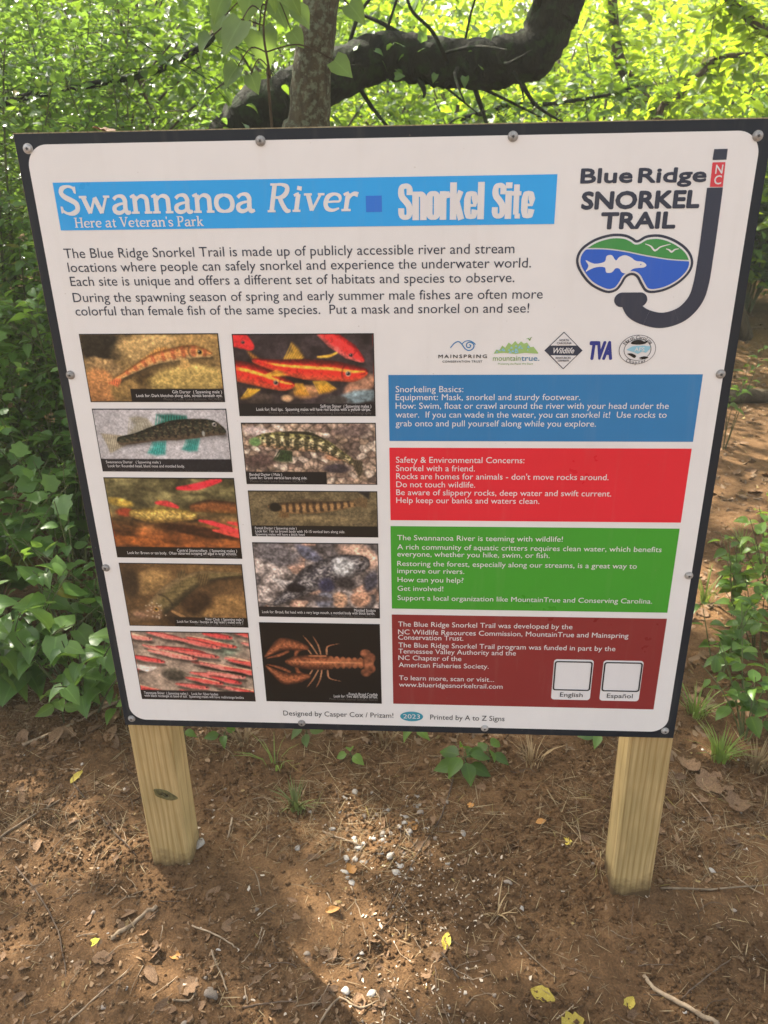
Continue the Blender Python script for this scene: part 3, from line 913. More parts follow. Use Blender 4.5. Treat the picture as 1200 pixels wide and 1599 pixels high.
mb = MB(); line(mb, 'Protecting the Places We Share', P(5, 410, 149), P(5, 528, 149), caph(5, 440, 149, 143), L0); mb.build('motto_lettering', M['text_green'], em)
ridge = [(395, 112), (404, 98), (414, 101), (424, 84), (434, 92), (446, 74), (456, 82), (468, 69), (478, 80), (488, 70), (498, 78), (508, 74), (520, 90), (530, 88), (546, 108), (546, 112), (500, 109), (470, 113), (430, 109)]
art('ridge_emblem', M['pale_green'], [Q(5, *ridge)], L0, em)
mb = MB()
rg = np.random.default_rng(4)
for k in range(34):
    x = rg.uniform(400, 540); y = rg.uniform(84, 108); s_ = rg.uniform(2, 5.5)
    if y > np.interp(x, [395, 424, 468, 508, 546], [112, 92, 78, 84, 110]):
        flat_poly(mb, Q(5, (x - s_, y + s_ * .6), (x, y - s_), (x + s_, y + s_ * .6)), L1 + k * 6e-6)
mb.build('ridge_peaks', M['pale_blue'], em)
mb = MB()
flat_stroke(mb, spline(Q(5, (506, 62), (513, 60), (517, 66), (521, 58), (526, 55)), 4), [.0004, .0016, .0022, .0012, .0004], L0)
mb.build('bird_emblem', M['text_green'], em)
mb = MB(); flat_poly(mb, Q(5, (567, 101), (634, 37), (697, 101), (631, 165)), L0)
em = mb.build('partner_logo', M['slate'], SIGN)
art('diamond_field', M['ink_white'], [Q(5, (588, 84), (634, 41), (677, 84)), Q(5, (588, 117), (676, 118), (631, 161))], L1, em)
mb = MB()
line(mb, 'NORTH', P(5, 618, 69), P(5, 650, 69), caph(5, 630, 69, 62), L2, bold=.012)
line(mb, 'CAROLINA', P(5, 609, 79), P(5, 659, 79), caph(5, 630, 79, 72), L2, bold=.012)
line(mb, 'RESOURCES', P(5, 605, 129), P(5, 656, 129), caph(5, 630, 129, 122), L2, bold=.012)
line(mb, 'COMMISSION', P(5, 612, 138), P(5, 650, 138), caph(5, 630, 138, 132), L2, bold=.012)
mb.build('lettering', M['slate'], em)
mb = MB(); line(mb, 'Wildlife', P(5, 597, 111), P(5, 668, 110), caph(5, 630, 111, 92), L1, bold=.012, shear=.3); mb.build('script_lettering', M['ink_white'], em)
mb = MB(); line(mb, 'TVA', P(5, 716, 133), P(5, 797, 133), caph(5, 750, 133, 69), L0, bold=.034, shear=.12)
mb.build('partner_logo', M['tva'], SIGN)
cs = P(5, 883, 98); ax = abs(P(5, 946, 98)[0] - cs[0]); az = caph(5, 883, 148, 48) / 2
circ = lambda k, n=40: [(cs[0] + ax * k * math.cos(t), cs[1] + az * k * math.sin(t)) for t in np.linspace(0, 2 * math.pi, n + 1)[:-1]]
em = art('partner_logo', M['ink_grey'], [circ(1)], L0, SIGN)
art('seal_field', M['ink_white'], [circ(.965)], L1, em)
mb = MB(); a_, b_ = circ(.74), circ(.71); n = len(a_)
mb.add([(p[0], -L2, p[1]) for p in a_ + b_], [(k, (k + 1) % n, n + (k + 1) % n, n + k) for k in range(n)])
flat_poly(mb, spline(Q(5, (860, 76), (872, 66), (893, 64), (906, 70), (918, 66), (912, 76), (895, 80), (874, 80)), 3, True), L2)
flat_poly(mb, spline(Q(5, (858, 118), (848, 112), (862, 110), (878, 118), (872, 126)), 3, True), L2)
flat_poly(mb, spline(Q(5, (888, 126), (905, 120), (920, 124), (905, 130)), 3, True), L2)
def ring_text(s, a0, a1, top):
    v_ = []
    for k, ch in enumerate(s):
        if ch == ' ':
            continue
        t = math.radians(a0 + (a1 - a0) * (k + .5) / len(s))
        c_ = np.array([cs[0] + ax * (.85 if top else .85) * math.cos(t), cs[1] + az * .85 * math.sin(t)])
        v, f = text_mesh(ch); v = v - np.array([(v[:, 0].min() + v[:, 0].max()) / 2, .36])
        an = t - math.pi / 2 if top else t + math.pi / 2
        q = v * .0092
        R2 = np.array([[math.cos(an), -math.sin(an)], [math.sin(an), math.cos(an)]])
        q = q @ R2.T + c_
        ff = []
        for tt in f:
            g = [q[i] for i in tt]
            s2 = sum(g[i][0] * g[(i + 1) % len(g)][1] - g[(i + 1) % len(g)][0] * g[i][1] for i in range(len(g)))
            ff.append(tt if s2 > 0 else tuple(reversed(tt)))
        mb.add([(p[0], -L2, p[1]) for p in q], ff)
ring_text('North Carolina', 150, 30, True)
ring_text('Chapter', 232, 308, False)
mb.build('seal_print', M['ink_black'], em)
art('state_emblem', M['pale_blue'], [Q(5, (845, 98), (866, 86), (900, 84), (928, 86), (924, 96), (912, 108), (898, 104), (884, 112), (870, 106))], L2, em)
mb = MB(); line(mb, 'AFS', P(5, 872, 103), P(5, 906, 102), caph(5, 883, 103, 90), L2 + .0003, bold=.01); mb.build('lettering', M['ink_white'], em)

# ------------------------------------------------------------------ the ten printed pictures (painted in numpy, stored per vertex)
pic_m, nt, b_, N_, L_ = nmat('photo_print')
vc = N_.new('ShaderNodeVertexColor'); vc.layer_name = 'Col'
L_.new(vc.outputs[0], b_.inputs['Base Color'])
b_.inputs['Roughness'].default_value = .33; b_.inputs['Specular IOR Level'].default_value = .35

class Pic:
    def __init__(s, asp, base, seed=0, ny=110):
        s.ny = ny; s.nx = int(ny * asp); s.asp = asp
        s.u, s.v = np.meshgrid((np.arange(s.nx) + .5) / s.nx, (np.arange(s.ny) + .5) / s.ny)
        s.x = s.u * asp; s.y = s.v
        s.rng = np.random.default_rng(seed); s.seed = seed
        s.c = np.ones((s.ny, s.nx, 3)) * np.array(base, float)
    def mix(s, a, col):
        a = np.clip(a, 0, 1)[..., None]
        col = np.array(col, float)
        s.c = s.c * (1 - a) + col * a
    def noise(s, sc, amt, seed=1, octs=4, sx=1.0):
        n = fbm(s.x * sc * sx, s.y * sc, s.seed * 31 + seed, octs) - .5
        s.c = s.c * (1 + amt * 2 * n[..., None])
    def blob(s, u, v, ru, rv, col, soft=.25, rot=0.0, rough=.0, tex=.0):
        dx = (s.u - u) * s.asp; dy = s.v - v
        ca, sa = math.cos(rot), math.sin(rot)
        a = (dx * ca + dy * sa) / (ru * s.asp); b = (-dx * sa + dy * ca) / rv
        d = np.hypot(a, b)
        sd = int(u * 977 + v * 313)
        if rough:
            d = d + rough * (fbm(s.x * 7, s.y * 7, sd, 3) - .5) * 2
        al = 1 - sstep(1 - soft, 1 + soft * .4, d)
        cc = np.ones_like(s.c) * np.array(col, float)
        if tex:
            cc = cc * (1 + tex * 2 * (fbm(s.x * 22, s.y * 22, sd + 5, 3) - .5))[..., None]
            cc = cc * (1.12 - .35 * np.clip(b * .5 + .5, 0, 1))[..., None]
        s.mix(al, cc)
    def pebbles(s, sc, cols, amt=.8, mask=None):
        """cells of stones"""
        gx, gy = s.x * sc, s.y * sc
        ix, iy = np.floor(gx), np.floor(gy)
        best = np.full(s.u.shape, 9.); idv = np.zeros(s.u.shape); sec = np.full(s.u.shape, 9.)
        for ox in (-1, 0, 1):
            for oy in (-1, 0, 1):
                cx, cy = ix + ox, iy + oy
                px = cx + hash2(cx, cy, s.seed + 3); py = cy + hash2(cx, cy, s.seed + 7)
                d = np.hypot(gx - px, (gy - py) * 1.2)
                nb = d < best
                sec = np.where(nb, best, np.minimum(sec, d)); idv = np.where(nb, hash2(cx, cy, s.seed + 11), idv); best = np.where(nb, d, best)
        cols = np.array(cols, float)
        c = cols[np.minimum((idv * len(cols)).astype(int), len(cols) - 1)]
        e = sstep(.0, .3, sec - best + .25 * (fbm(s.x * 30, s.y * 30, 3, 2) - .5))
        c = c * (.62 + .38 * e)[..., None] * (.7 + .6 * fbm(s.x * 24, s.y * 24, 8, 3))[..., None] * (1.15 - .35 * best)[..., None]
        a = amt if mask is None else amt * mask
        s.mix(np.ones(s.u.shape) * a, c)
    def fish(s, pts, wid, colf, soft=.12, gill=.8):
        q = [(u + .012, v + .05) for u, v in pts]
        keep = s.c.copy(); s.stroke(q, wid, (18, 15, 12), .9); s.c = keep * .45 + s.c * .55
        s.stroke(pts, wid, colf, soft, gill)
    def stroke(s, pts, wid, colf, soft=.12, gill=None):
        """ribbon along a spine: colf(t, n) -> colour, n from -1 (top) to 1"""
        p = spline(np.array(pts, float) * np.array([s.asp, 1]), 8)
        wv = np.interp(np.linspace(0, 1, len(p)), np.linspace(0, 1, len(wid)), wid)
        best = np.full(s.u.shape, 9.); T = np.zeros(s.u.shape); Nn = np.zeros(s.u.shape)
        cum = np.concatenate([[0], np.cumsum(np.linalg.norm(np.diff(p, axis=0), axis=1))]); cum /= cum[-1]
        for i in range(len(p) - 1):
            a, b = p[i], p[i + 1]; d = b - a; L = d @ d + 1e-12
            t = np.clip(((s.x - a[0]) * d[0] + (s.y - a[1]) * d[1]) / L, 0, 1)
            qx, qy = s.x - a[0] - t * d[0], s.y - a[1] - t * d[1]
            ww = wv[i] * (1 - t) + wv[i + 1] * t + 1e-6
            sg = np.sign(d[0] * qy - d[1] * qx)
            r = np.hypot(qx, qy) / ww
            nb = r < best
            best = np.where(nb, r, best); T = np.where(nb, cum[i] + t * (cum[i + 1] - cum[i]), T); Nn = np.where(nb, sg * r, Nn)
        al = 1 - sstep(1 - soft, 1 + soft * .5, best)
        c = colf(T, Nn) if callable(colf) else np.ones_like(s.c) * np.array(colf, float)
        if gill is not None:                               # scales, the gill cover and the mouth
            sc_ = 1 + .10 * np.sin(T * 170) * np.sin(Nn * 16 + np.floor(T * 54) * 1.57) * (T < gill)
            g_ = 1 - .45 * np.exp(-((T - gill - .035 * Nn ** 2) / .008) ** 2) * (np.abs(Nn) < .8)
            m_ = 1 - .5 * np.exp(-((Nn - .32) / .10) ** 2) * sstep(.955, .975, T)
            c = c * (sc_ * g_ * m_)[..., None]
        s.mix(al, c)
    def poly(s, pts, col, soft=.012, tex=0.0):
        q = np.array(pts, float) * np.array([s.asp, 1]); n = len(q)
        ins = np.zeros(s.u.shape, bool); dist = np.full(s.u.shape, 9.)
        for i in range(n):
            a, b = q[i], q[(i + 1) % n]; d = b - a
            t = np.clip(((s.x - a[0]) * d[0] + (s.y - a[1]) * d[1]) / (d @ d + 1e-12), 0, 1)
            dist = np.minimum(dist, np.hypot(s.x - a[0] - t * d[0], s.y - a[1] - t * d[1]))
            cr = (a[1] > s.y) != (b[1] > s.y)
            xi = (b[0] - a[0]) * (s.y - a[1]) / (b[1] - a[1] + 1e-12) + a[0]
            ins ^= cr & (s.x < xi)
        sd = np.where(ins, -dist, dist)
        cc = np.ones_like(s.c) * np.array(col, float)
        if tex:
            cc = cc * (1 + tex * (np.sin(s.x * 190 + s.y * 60) * .5))[..., None]
        s.mix(1 - sstep(-soft, soft, sd), cc)
    def eye(s, u, v, r, ring=(230, 220, 180)):
        s.blob(u, v, r / s.asp, r, ring, .2); s.blob(u, v, r * .62 / s.asp, r * .62, (8, 8, 8), .2); s.blob(u - r * .12, v - r * .25, r * .2 / s.asp, r * .2, (240, 240, 240), .3)
    def rays(s, root, tip0, tip1, col0, col1, n=9, wd=.008):
        """a fin: membrane with rays"""
        root = np.array(root, float); r0, r1 = root
        mt = (np.array(tip0) + np.array(tip1)) / 2; mr = (np.array(r0) + np.array(r1)) / 2
        s.poly([r0, mr * .45 + np.array(tip0) * .55 - (mt - mr) * .1, tip0, mt + (mt - mr) * .13, tip1, r1], col0, .035)
        for k in range(n):
            t = k / (n - 1)
            a = np.array(r0) * (1 - t) + np.array(r1) * t; b = np.array(tip0) * (1 - t) + np.array(tip1) * t
            s.stroke([a, (a + b) / 2, b], [wd, wd * .8, wd * .5], np.array(col0) * .2 + np.array(col1) * .8, .8)
    def band(s, u0, u1, v0, v1, col=(20, 20, 23), a=1.0):
        s.mix(((s.u > u0) & (s.u < u1) & (s.v > v0) & (s.v < v1)) * a, col)

def body(top, mid, belly, spot=None, bars=None, barc=(30, 25, 20), stripe=None, seed=3, tex=.3):
    top, mid, belly = (np.array(c, float) for c in (top, mid, belly))
    def f(T, Nn):
        k = sstep(-.9, -.1, Nn)[..., None]; j = sstep(.2, .9, Nn)[..., None]
        c = top * (1 - k) + mid * k; c = c * (1 - j) + belly * j
        c = c * (1 + tex * (fbm(T * 40, Nn * 5, seed, 3) - .5) * 2)[..., None]
        if bars:
            n_, wd = bars
            ph = np.abs(((T * n_ + .25 * (vnoise(T * n_ * 2, Nn * 2, seed + 4) - .5)) % 1) - .5) * 2
            a = (1 - sstep(wd, wd + .2, ph)) * (1 - sstep(.65, .95, np.abs(Nn + .05))) * ((T > .12) & (T < .97))
            c = c * (1 - .85 * a[..., None]) + np.array(barc, float) * .85 * a[..., None]
        if stripe:
            nn, wd, sc = stripe
            a = (1 - sstep(wd * .5, wd, np.abs(Nn - nn))) * sstep(.05, .2, T)
            a = a * (.55 + .45 * fbm(T * 30, Nn * 3, seed + 2, 2))
            c = c * (1 - a[..., None]) + np.array(sc, float) * a[..., None]
        if spot:
            sc, th, col = spot
            a = sstep(th, th + .08, fbm(T * sc * 3, Nn * sc * .5, seed + 9, 3))
            c = c * (1 - .8 * a[..., None]) + np.array(col, float) * .8 * a[..., None]
        c = c * (1.06 - .42 * np.abs(Nn) ** 2.5 + .16 * np.exp(-((Nn + .35) / .22) ** 2))[..., None]
        return np.clip(c, 0, 255)
    return f

PIC_K = 1.2
def picture(r, pic, label, caps):
    x0, x1, z0, z1 = r
    g = pic.c
    cap_ = (np.abs(g - np.array([22, 21, 22])).sum(-1) < 26)[..., None]
    sm = g.copy()
    for ax in (0, 1):                                  # a photograph's softness, then its grain
        sm = (np.roll(sm, 1, ax) + np.roll(sm, -1, ax) + 2 * sm) / 4
    gr = 1 + .34 * (fbm(pic.x * 46, pic.y * 46, pic.seed + 70, 3) - .5) + .30 * (fbm(pic.x * 13, pic.y * 13, pic.seed + 80, 3) - .5)
    sm = sm * gr[..., None] + 3
    pic.c = np.where(cap_, g, sm)
    fr = art('fish_picture', M['ink_black'], [rp(r)], L0, SIGN)
    fr['label'] = label
    e = .0016
    X = np.linspace(x0 + e, x1 - e, pic.nx + 1); Z = np.linspace(z1 - e, z0 + e, pic.ny + 1)
    gx, gz = np.meshgrid(X, Z)
    V = np.stack([gx, np.full_like(gx, -L1), gz], -1).reshape(-1, 3)
    nx = pic.nx + 1
    i = (np.arange(pic.ny)[:, None] * nx + np.arange(pic.nx)[None]).ravel()
    F = np.stack([i, i + nx, i + nx + 1, i + 1], 1)
    me = bpy.data.meshes.new('print')
    me.vertices.add(len(V)); me.vertices.foreach_set('co', V.astype(np.float32).ravel())
    me.loops.add(F.size); me.loops.foreach_set('vertex_index', F.astype(np.int32).ravel())
    me.polygons.add(len(F)); me.polygons.foreach_set('loop_start', (np.arange(len(F)) * 4).astype(np.int32))
    me.update(calc_edges=True)
    c = np.clip(pic.c, 0, 255) / 255
    cl = np.where(c <= .04045, c / 12.92, ((c + .055) / 1.055) ** 2.4) * PIC_K
    col = np.concatenate([np.clip(cl, 0, .85), np.ones(cl.shape[:2] + (1,))], -1).reshape(-1, 4)
    at = me.color_attributes.new('Col', 'FLOAT_COLOR', 'CORNER')
    at.data.foreach_set('color', np.repeat(col, 4, 0).astype(np.float32).ravel())
    link_mesh('print', me, pic_m, fr)
    W, H = x1 - x0, z1 - z0
    for dim in (0, 1):
        mb = MB(); any_ = False
        for s, u0, u1, v, cp, dm in caps:
            if dm != dim:
                continue
            any_ = True
            line(mb, s, (x0 + u0 * W, z1 - v * H), (x0 + u1 * W, z1 - v * H), cp * H, L2, bold=.006)
        if any_:
            mb.build('caption', M['ink_white'] if not dim else M['ink_grey'], fr)

def quad34(top, bot):
    q = np.array([P(3, *top[0]), P(3, *top[1]), P(4, *bot[0]), P(4, *bot[1])])
    return ((q[0, 0] + q[3, 0]) / 2, (q[1, 0] + q[2, 0]) / 2, (q[2, 1] + q[3, 1]) / 2, (q[0, 1] + q[1, 1]) / 2)

def asp(r):
    return (r[1] - r[0]) / (r[3] - r[2])

CR = 'Photo Credit: Luke Etchison, NCWRC'
# tan darter among rocks
r = rect_from(3, [(58, 46), (558, 46), (584, 294), (99, 291)]); p = Pic(asp(r), (120, 96, 58), 1)
p.noise(6, .5)
p.blob(.12, .16, .24, .26, (38, 34, 26), .4, 0, .2, .3); p.blob(.52, .22, .30, .26, (186, 152, 96), .3, 0, .12, .3); p.blob(.86, .14, .2, .22, (172, 136, 80), .4, 0, .15, .3)
p.blob(.14, .47, .14, .14, (150, 120, 78), .3, .3, .25, .5); p.blob(.08, .78, .15, .3, (178, 122, 72), .25, .2, .1, .2); p.blob(.27, .84, .12, .2, (132, 104, 60), .3, 0, .15, .3)
p.blob(.44, .66, .1, .12, (70, 54, 32), .5, 0, .2, .3); p.blob(.75, .68, .32, .24, (178, 150, 84), .25, -.1, .12, .3)
p.poly([(.42, .38), (.55, .2), (.62, .18), (.66, .26)], (200, 140, 70), .03, .5)
p.fish([(.2, .68), (.35, .52), (.52, .36), (.7, .28), (.82, .25), (.93, .29)], [.025, .05, .085, .105, .1, .045], body((150, 96, 50), (196, 132, 76), (206, 168, 112), bars=(10, .28), barc=(158, 84, 50)), .15)
p.poly([(.15, .72), (.22, .64), (.26, .66), (.22, .78)], (190, 100, 60), .02, .5); p.rays(((.72, .36), (.76, .36)), (.7, .5), (.78, .47), (180, 140, 80), (210, 170, 100), 6)
p.eye(.86, .26, .045, (150, 120, 60)); p.noise(40, .25, 5, 2); p.band(.31, 1, .81, 1)
picture(r, p, 'picture of a tan darter among rocks', [('Gilt Darter  ( Spawning male )', .62, .985, .865, .045, 0), ('Look for: Dark blotches along side, streak beneath eye.', .35, .985, .92, .045, 0), (CR, .55, .985, .972, .04, 1)])

# red shiners
r = rect_from(3, [(607, 46), (1118, 46), (1124, 343), (635, 343)]); p = Pic(asp(r), (46, 38, 40), 2, 120)
p.noise(5, .8); p.blob(.9, .62, .14, .12, (196, 140, 108), .3, -.5, .1, .3); p.blob(.9, .76, .16, .09, (120, 138, 142), .4, -.1, .2, .6); p.blob(.5, .7, .12, .1, (170, 120, 80), .4, 0, .2, .3); p.blob(.36, .78, .05, .05, (190, 150, 110), .4)
p.blob(.15, .78, .12, .08, (70, 58, 52), .4, 0, .2, .4); p.blob(.72, .8, .1, .06, (60, 56, 54), .4)
p.poly([(.1, .2), (.17, .28), (.2, .36), (.14, .33)], (190, 120, 40), .03, .5)
red = body((104, 22, 20), (206, 42, 32), (222, 84, 52), stripe=(-.2, .2, (244, 184, 60)), tex=.2)
p.rays(((.36, .29), (.48, .29)), (.42, .1), (.5, .27), (150, 110, 40), (230, 180, 60), 8); p.rays(((.56, .57), (.64, .56)), (.6, .72), (.72, .66), (190, 130, 40), (246, 196, 60), 8); p.rays(((.4, .6), (.48, .6)), (.42, .73), (.52, .74), (180, 120, 40), (240, 180, 60), 7)
p.fish([(.14, .31), (.3, .38), (.5, .42), (.7, .44), (.84, .47), (.93, .46)], [.03, .085, .13, .13, .11, .05], red, .1)
p.fish([(-.05, .42), (.1, .47), (.25, .55), (.34, .6), (.4, .61)], [.13, .14, .12, .09, .04], red, .1); p.rays(((.2, .5), (.3, .5)), (.3, .43), (.36, .49), (200, 130, 40), (240, 190, 60), 5); p.rays(((.08, .66), (.16, .67)), (.02, .78), (.08, .76), (200, 140, 40), (246, 200, 60), 5)
p.fish([(.62, -.04), (.72, .07), (.83, .2), (.92, .31)], [.05, .1, .1, .03], body((190, 30, 30), (222, 48, 46), (240, 110, 100)), .1); p.stroke([(.6, .27), (.68, .26), (.74, .22)], [.01, .02, .01], (236, 180, 60), .4)
p.stroke([(-.02, .05), (.06, .07), (.12, .14)], [.09, .1, .05], (216, 44, 44), .15)
p.eye(.815, .475, .036, (170, 150, 130)); p.eye(.285, .585, .034, (170, 140, 120)); p.eye(.84, .25, .03, (150, 70, 70)); p.eye(.07, .09, .026, (160, 70, 70)); p.noise(26, .22, 5, 3); p.band(0, 1, .85, 1, (24, 23, 26))
picture(r, p, 'picture of bright red shiners with yellow stripes', [('Saffron Shiner  ( Spawning males )', .6, .97, .89, .038, 0), ('Look for: Red lips.  Spawning males will have red bodies with a yellow stripe.', .13, .965, .93, .04, 0), ('Photo Credit: Derek Wheaton, Enchanting Ectotherms Photography', .22, .97, .972, .034, 1)])

# dark teal darter on grey
r = rect_from(3, [(104, 315), (587, 317), (611, 545), (143, 541)]); p = Pic(asp(r), (172, 168, 168), 3)
p.c *= (1.06 - .12 * sstep(0, 1, np.abs(p.u - .55) * 1.4))[..., None]
p.poly([(.22, .42), (.03, .38), (.06, .55), (.08, .71), (.22, .56)], (150, 140, 118), .02, .5); p.rays(((.24, .4), (.45, .3)), (.27, .13), (.4, .14), (132, 126, 108), (160, 154, 138), 10, .012)
p.rays(((.46, .26), (.7, .2)), (.48, .08), (.7, .1), (22, 70, 60), (60, 150, 132), 12, .012); p.rays(((.42, .52), (.52, .5)), (.37, .7), (.5, .72), (36, 120, 112), (110, 200, 188), 8); p.rays(((.68, .48), (.78, .46)), (.64, .64), (.75, .66), (30, 112, 104), (110, 196, 180), 8)
p.fish([(.18, .5), (.3, .46), (.45, .38), (.6, .33), (.75, .3), (.88, .29), (.965, .35)], [.07, .085, .12, .165, .16, .13, .05], body((24, 34, 28), (38, 40, 32), (92, 74, 58), bars=(16, .3), barc=(28, 26, 22), seed=8, spot=(18, .55, (96, 84, 62))), .08)
p.eye(.905, .235, .035, (210, 200, 190)); p.blob(.815, .38, .012, .05, (170, 170, 160), .4); p.band(0, 1, .8, 1, (28, 29, 34)); p.noise(50, .1, 3, 2)
picture(r, p, 'picture of a dark teal-finned darter on grey', [('Swannanoa Darter   ( Spawning male )', .04, .46, .86, .042, 0), ('Look for: Rounded head, blunt nose and mottled body.', .05, .64, .925, .045, 0)])

# yellow-green banded darter on gravel
r = rect_from(3, [(640, 366), (1125, 367), (1130, 590), (660, 587)]); p = Pic(asp(r), (150, 128, 108), 4)
p.pebbles(9, [(176, 150, 128), (150, 126, 104), (120, 98, 84), (196, 176, 156), (92, 76, 68)], .85); p.noise(12, .45, 2); p.blob(.14, .16, .16, .1, (200, 178, 168), .4, .3, .2, .3); p.blob(.84, .12, .16, .12, (110, 92, 84), .4, 0, .2, .4); p.blob(.7, .74, .12, .08, (60, 52, 56), .4, 0, .2, .3); p.blob(.7, .55, .1, .06, (180, 130, 96), .4, 0, .2, .3); p.blob(.12, .62, .16, .12, (84, 66, 60), .5, 0, .2, .4)
p.rays(((.28, .42), (.36, .46)), (.22, .6), (.36, .62), (44, 60, 34), (30, 44, 26), 7, .012)
p.stroke([(.08, .3), (.16, .27), (.28, .28), (.44, .31), (.6, .36), (.72, .5), (.84, .66)], [.05, .11, .15, .15, .12, .08, .045], body((168, 160, 92), (206, 186, 140), (190, 146, 110), bars=(11, .38), barc=(58, 54, 34), seed=5, spot=(16, .48, (38, 38, 26)), tex=.5), .1)
p.blob(.09, .3, .05, .08, (96, 128, 74), .4); p.poly([(.82, .58), (.9, .62), (.9, .8), (.87, .9), (.84, .76)], (64, 56, 42), .02, .6); p.stroke([(.3, .14), (.5, .16), (.62, .26)], [.01, .03, .01], (40, 40, 28), .4); p.eye(.15, .24, .03, (110, 120, 70)); p.noise(45, .3, 7, 2); p.band(0, .62, .8, 1)
picture(r, p, 'picture of a banded yellow and black darter on gravel', [('Banded Darter ( Male )', .03, .28, .855, .045, 0), ('Look for: Green vertical bars along side.', .03, .47, .91, .045, 0), (CR, .03, .46, .965, .04, 1)])

# orange-brown riverbed with red fish
r = quad34([(147, 562), (619, 566)], [(595, 127), (110, 122)]); p = Pic(asp(r), (96, 88, 56), 5, 120)
p.mix(sstep(.3, .75, p.v), (118, 66, 32)); p.noise(5, .6, 1); p.noise(16, .5, 2, 3, .35)
p.blob(.09, .3, .12, .06, (170, 140, 60), .4, .2, .2, .4); p.blob(.12, .42, .08, .06, (150, 60, 36), .5); p.blob(.2, .8, .3, .07, (150, 82, 36), .4, .15, .2, .4); p.blob(.7, .66, .4, .07, (60, 34, 20), .4, .16, .2, .3); p.blob(.6, .93, .4, .06, (160, 92, 44), .4, 0, .2, .4)
p.fish([(.18, .44), (.32, .46), (.5, .45), (.66, .46)], [.05, .1, .1, .05], body((150, 126, 56), (188, 158, 82), (150, 112, 56), spot=(12, .5, (128, 100, 50)), tex=.5), .2); p.poly([(.36, .38), (.4, .24), (.46, .36)], (140, 116, 60), .03)
p.stroke([(.66, .36), (.8, .34), (1.0, .36)], [.05, .09, .08], body((70, 44, 26), (112, 66, 36), (120, 80, 40)), .25); p.stroke([(.56, .12), (.7, .1), (.82, .05), (.9, .02)], [.02, .045, .04, .02], (226, 46, 58), .3); p.stroke([(.38, .3), (.46, .31), (.54, .35)], [.02, .04, .02], (214, 60, 60), .3)
for k, (u, v) in enumerate([(.7, .52), (.78, .56), (.86, .62), (.92, .54), (.96, .68), (.8, .64)]):
    p.stroke([(u, v), (u + .1, v + .03), (u + .22, v + .09)], [.012, .032, .02], (222, 52 + k * 4, 60), .4)
p.noise(30, .3, 9, 3); p.band(0, 1, .87, 1, (24, 20, 18))
picture(r, p, 'picture of brown stonerollers over an orange riverbed', [('Central Stonerollers  ( Spawning males )', .49, .965, .912, .036, 0), ('Look for: Brown or tan body.  Often observed scraping off algae in large schools.', .09, .96, .95, .036, 0), (CR, .62, .965, .982, .03, 1)])

# barred brown darter on sand
r = rect_from(3, [(664, 610), (1131, 613), (1133, 779), (681, 775)]); p = Pic(asp(r), (94, 82, 58), 6, 90)
p.noise(6, .35); p.noise(40, .3, 3, 2); p.blob(.5, .62, .4, .1, (128, 110, 76), .6, 0, .2, .4); p.poly([(.86, 0), (.95, .0), (.94, .16)], (30, 28, 26), .03)
p.poly([(.36, .22), (.45, .16), (.56, .2), (.6, .24)], (74, 60, 44), .03, .5)
p.stroke([(.16, .33), (.24, .36), (.4, .36), (.56, .34), (.72, .3), (.86, .24)], [.05, .12, .145, .135, .1, .06], body((86, 66, 42), (142, 108, 68), (150, 116, 76), bars=(13, .35), barc=(44, 32, 24), seed=6), .12)
p.blob(.2, .35, .055, .11, (26, 24, 20), .35); p.poly([(.8, .2), (.88, .1), (.93, .16), (.92, .36), (.84, .3)], (98, 78, 52), .02, .6); p.rays(((.24, .44), (.3, .48)), (.22, .56), (.3, .58), (90, 66, 40), (120, 92, 56), 5, .014); p.band(0, 1, .77, 1, (22, 21, 20))
picture(r, p, 'picture of a barred brown darter with a black head', [('Fantail Darter ( Spawning male )', .03, .36, .835, .055, 0), ('Look for: Tan to brown body with 10-15 vertical bars along side.', .03, .74, .905, .06, 0), ('Spawning males will have a black head', .03, .42, .972, .055, 0)])

# olive chub with white bumps
r = rect_from(4, [(119, 143), (599, 148), (621, 395), (158, 388)]); p = Pic(asp(r), (92, 68, 42), 7)
p.noise(4, .5); p.blob(.2, .3, .24, .2, (150, 116, 70), .35, -.3, .15, .3); p.blob(.06, .3, .1, .3, (50, 38, 26), .5); p.blob(.85, .72, .24, .26, (142, 106, 62), .35, -.3, .2, .3); p.blob(.6, .62, .16, .18, (54, 38, 24), .4, -.5, .2, .3); p.blob(.82, .12, .3, .1, (118, 90, 54), .5, .1, .2, .3); p.blob(.1, .84, .14, .12, (112, 86, 60), .4, 0, .2, .3); p.blob(.42, .9, .12, .12, (44, 32, 22), .5)
p.fish([(1.02, .14), (.84, .16), (.66, .2), (.5, .34), (.36, .54), (.22, .76)], [.02, .05, .1, .15, .17, .13], body((66, 58, 38), (98, 84, 52), (142, 116, 78), tex=.2), .1); p.blob(.22, .78, .09, .14, (132, 98, 68), .4, -.4, .1, .25); p.blob(.1, .83, .06, .06, (150, 112, 84), .4, .2, .1, .2); p.poly([(.45, .16), (.52, .08), (.54, .16), (.48, .24)], (86, 70, 44), .02, .5); p.poly([(.62, .18), (.72, .12), (.72, .3), (.64, .34)], (84, 68, 42), .03, .6); p.stroke([(.38, .76), (.46, .84), (.5, .88)], [.02, .03, .01], (150, 112, 70), .4); 
for k in range(26):
    p.blob(.16 + p.rng.random() * .16, .62 + p.rng.random() * .26, .0055, .011, (214, 196, 176), .5)
p.eye(.245, .73, .034, (214, 160, 60)); p.noise(30, .2, 4, 3); p.band(.39, 1, .85, 1, (26, 22, 18))
picture(r, p, 'picture of an olive brown chub with a bumpy head', [('River Chub  ( Spawning male )', .65, .965, .888, .042, 0), ('Look for: Knots / bumps on big head ( males only )', .41, .96, .932, .042, 0), (CR, .56, .965, .975, .038, 1)])

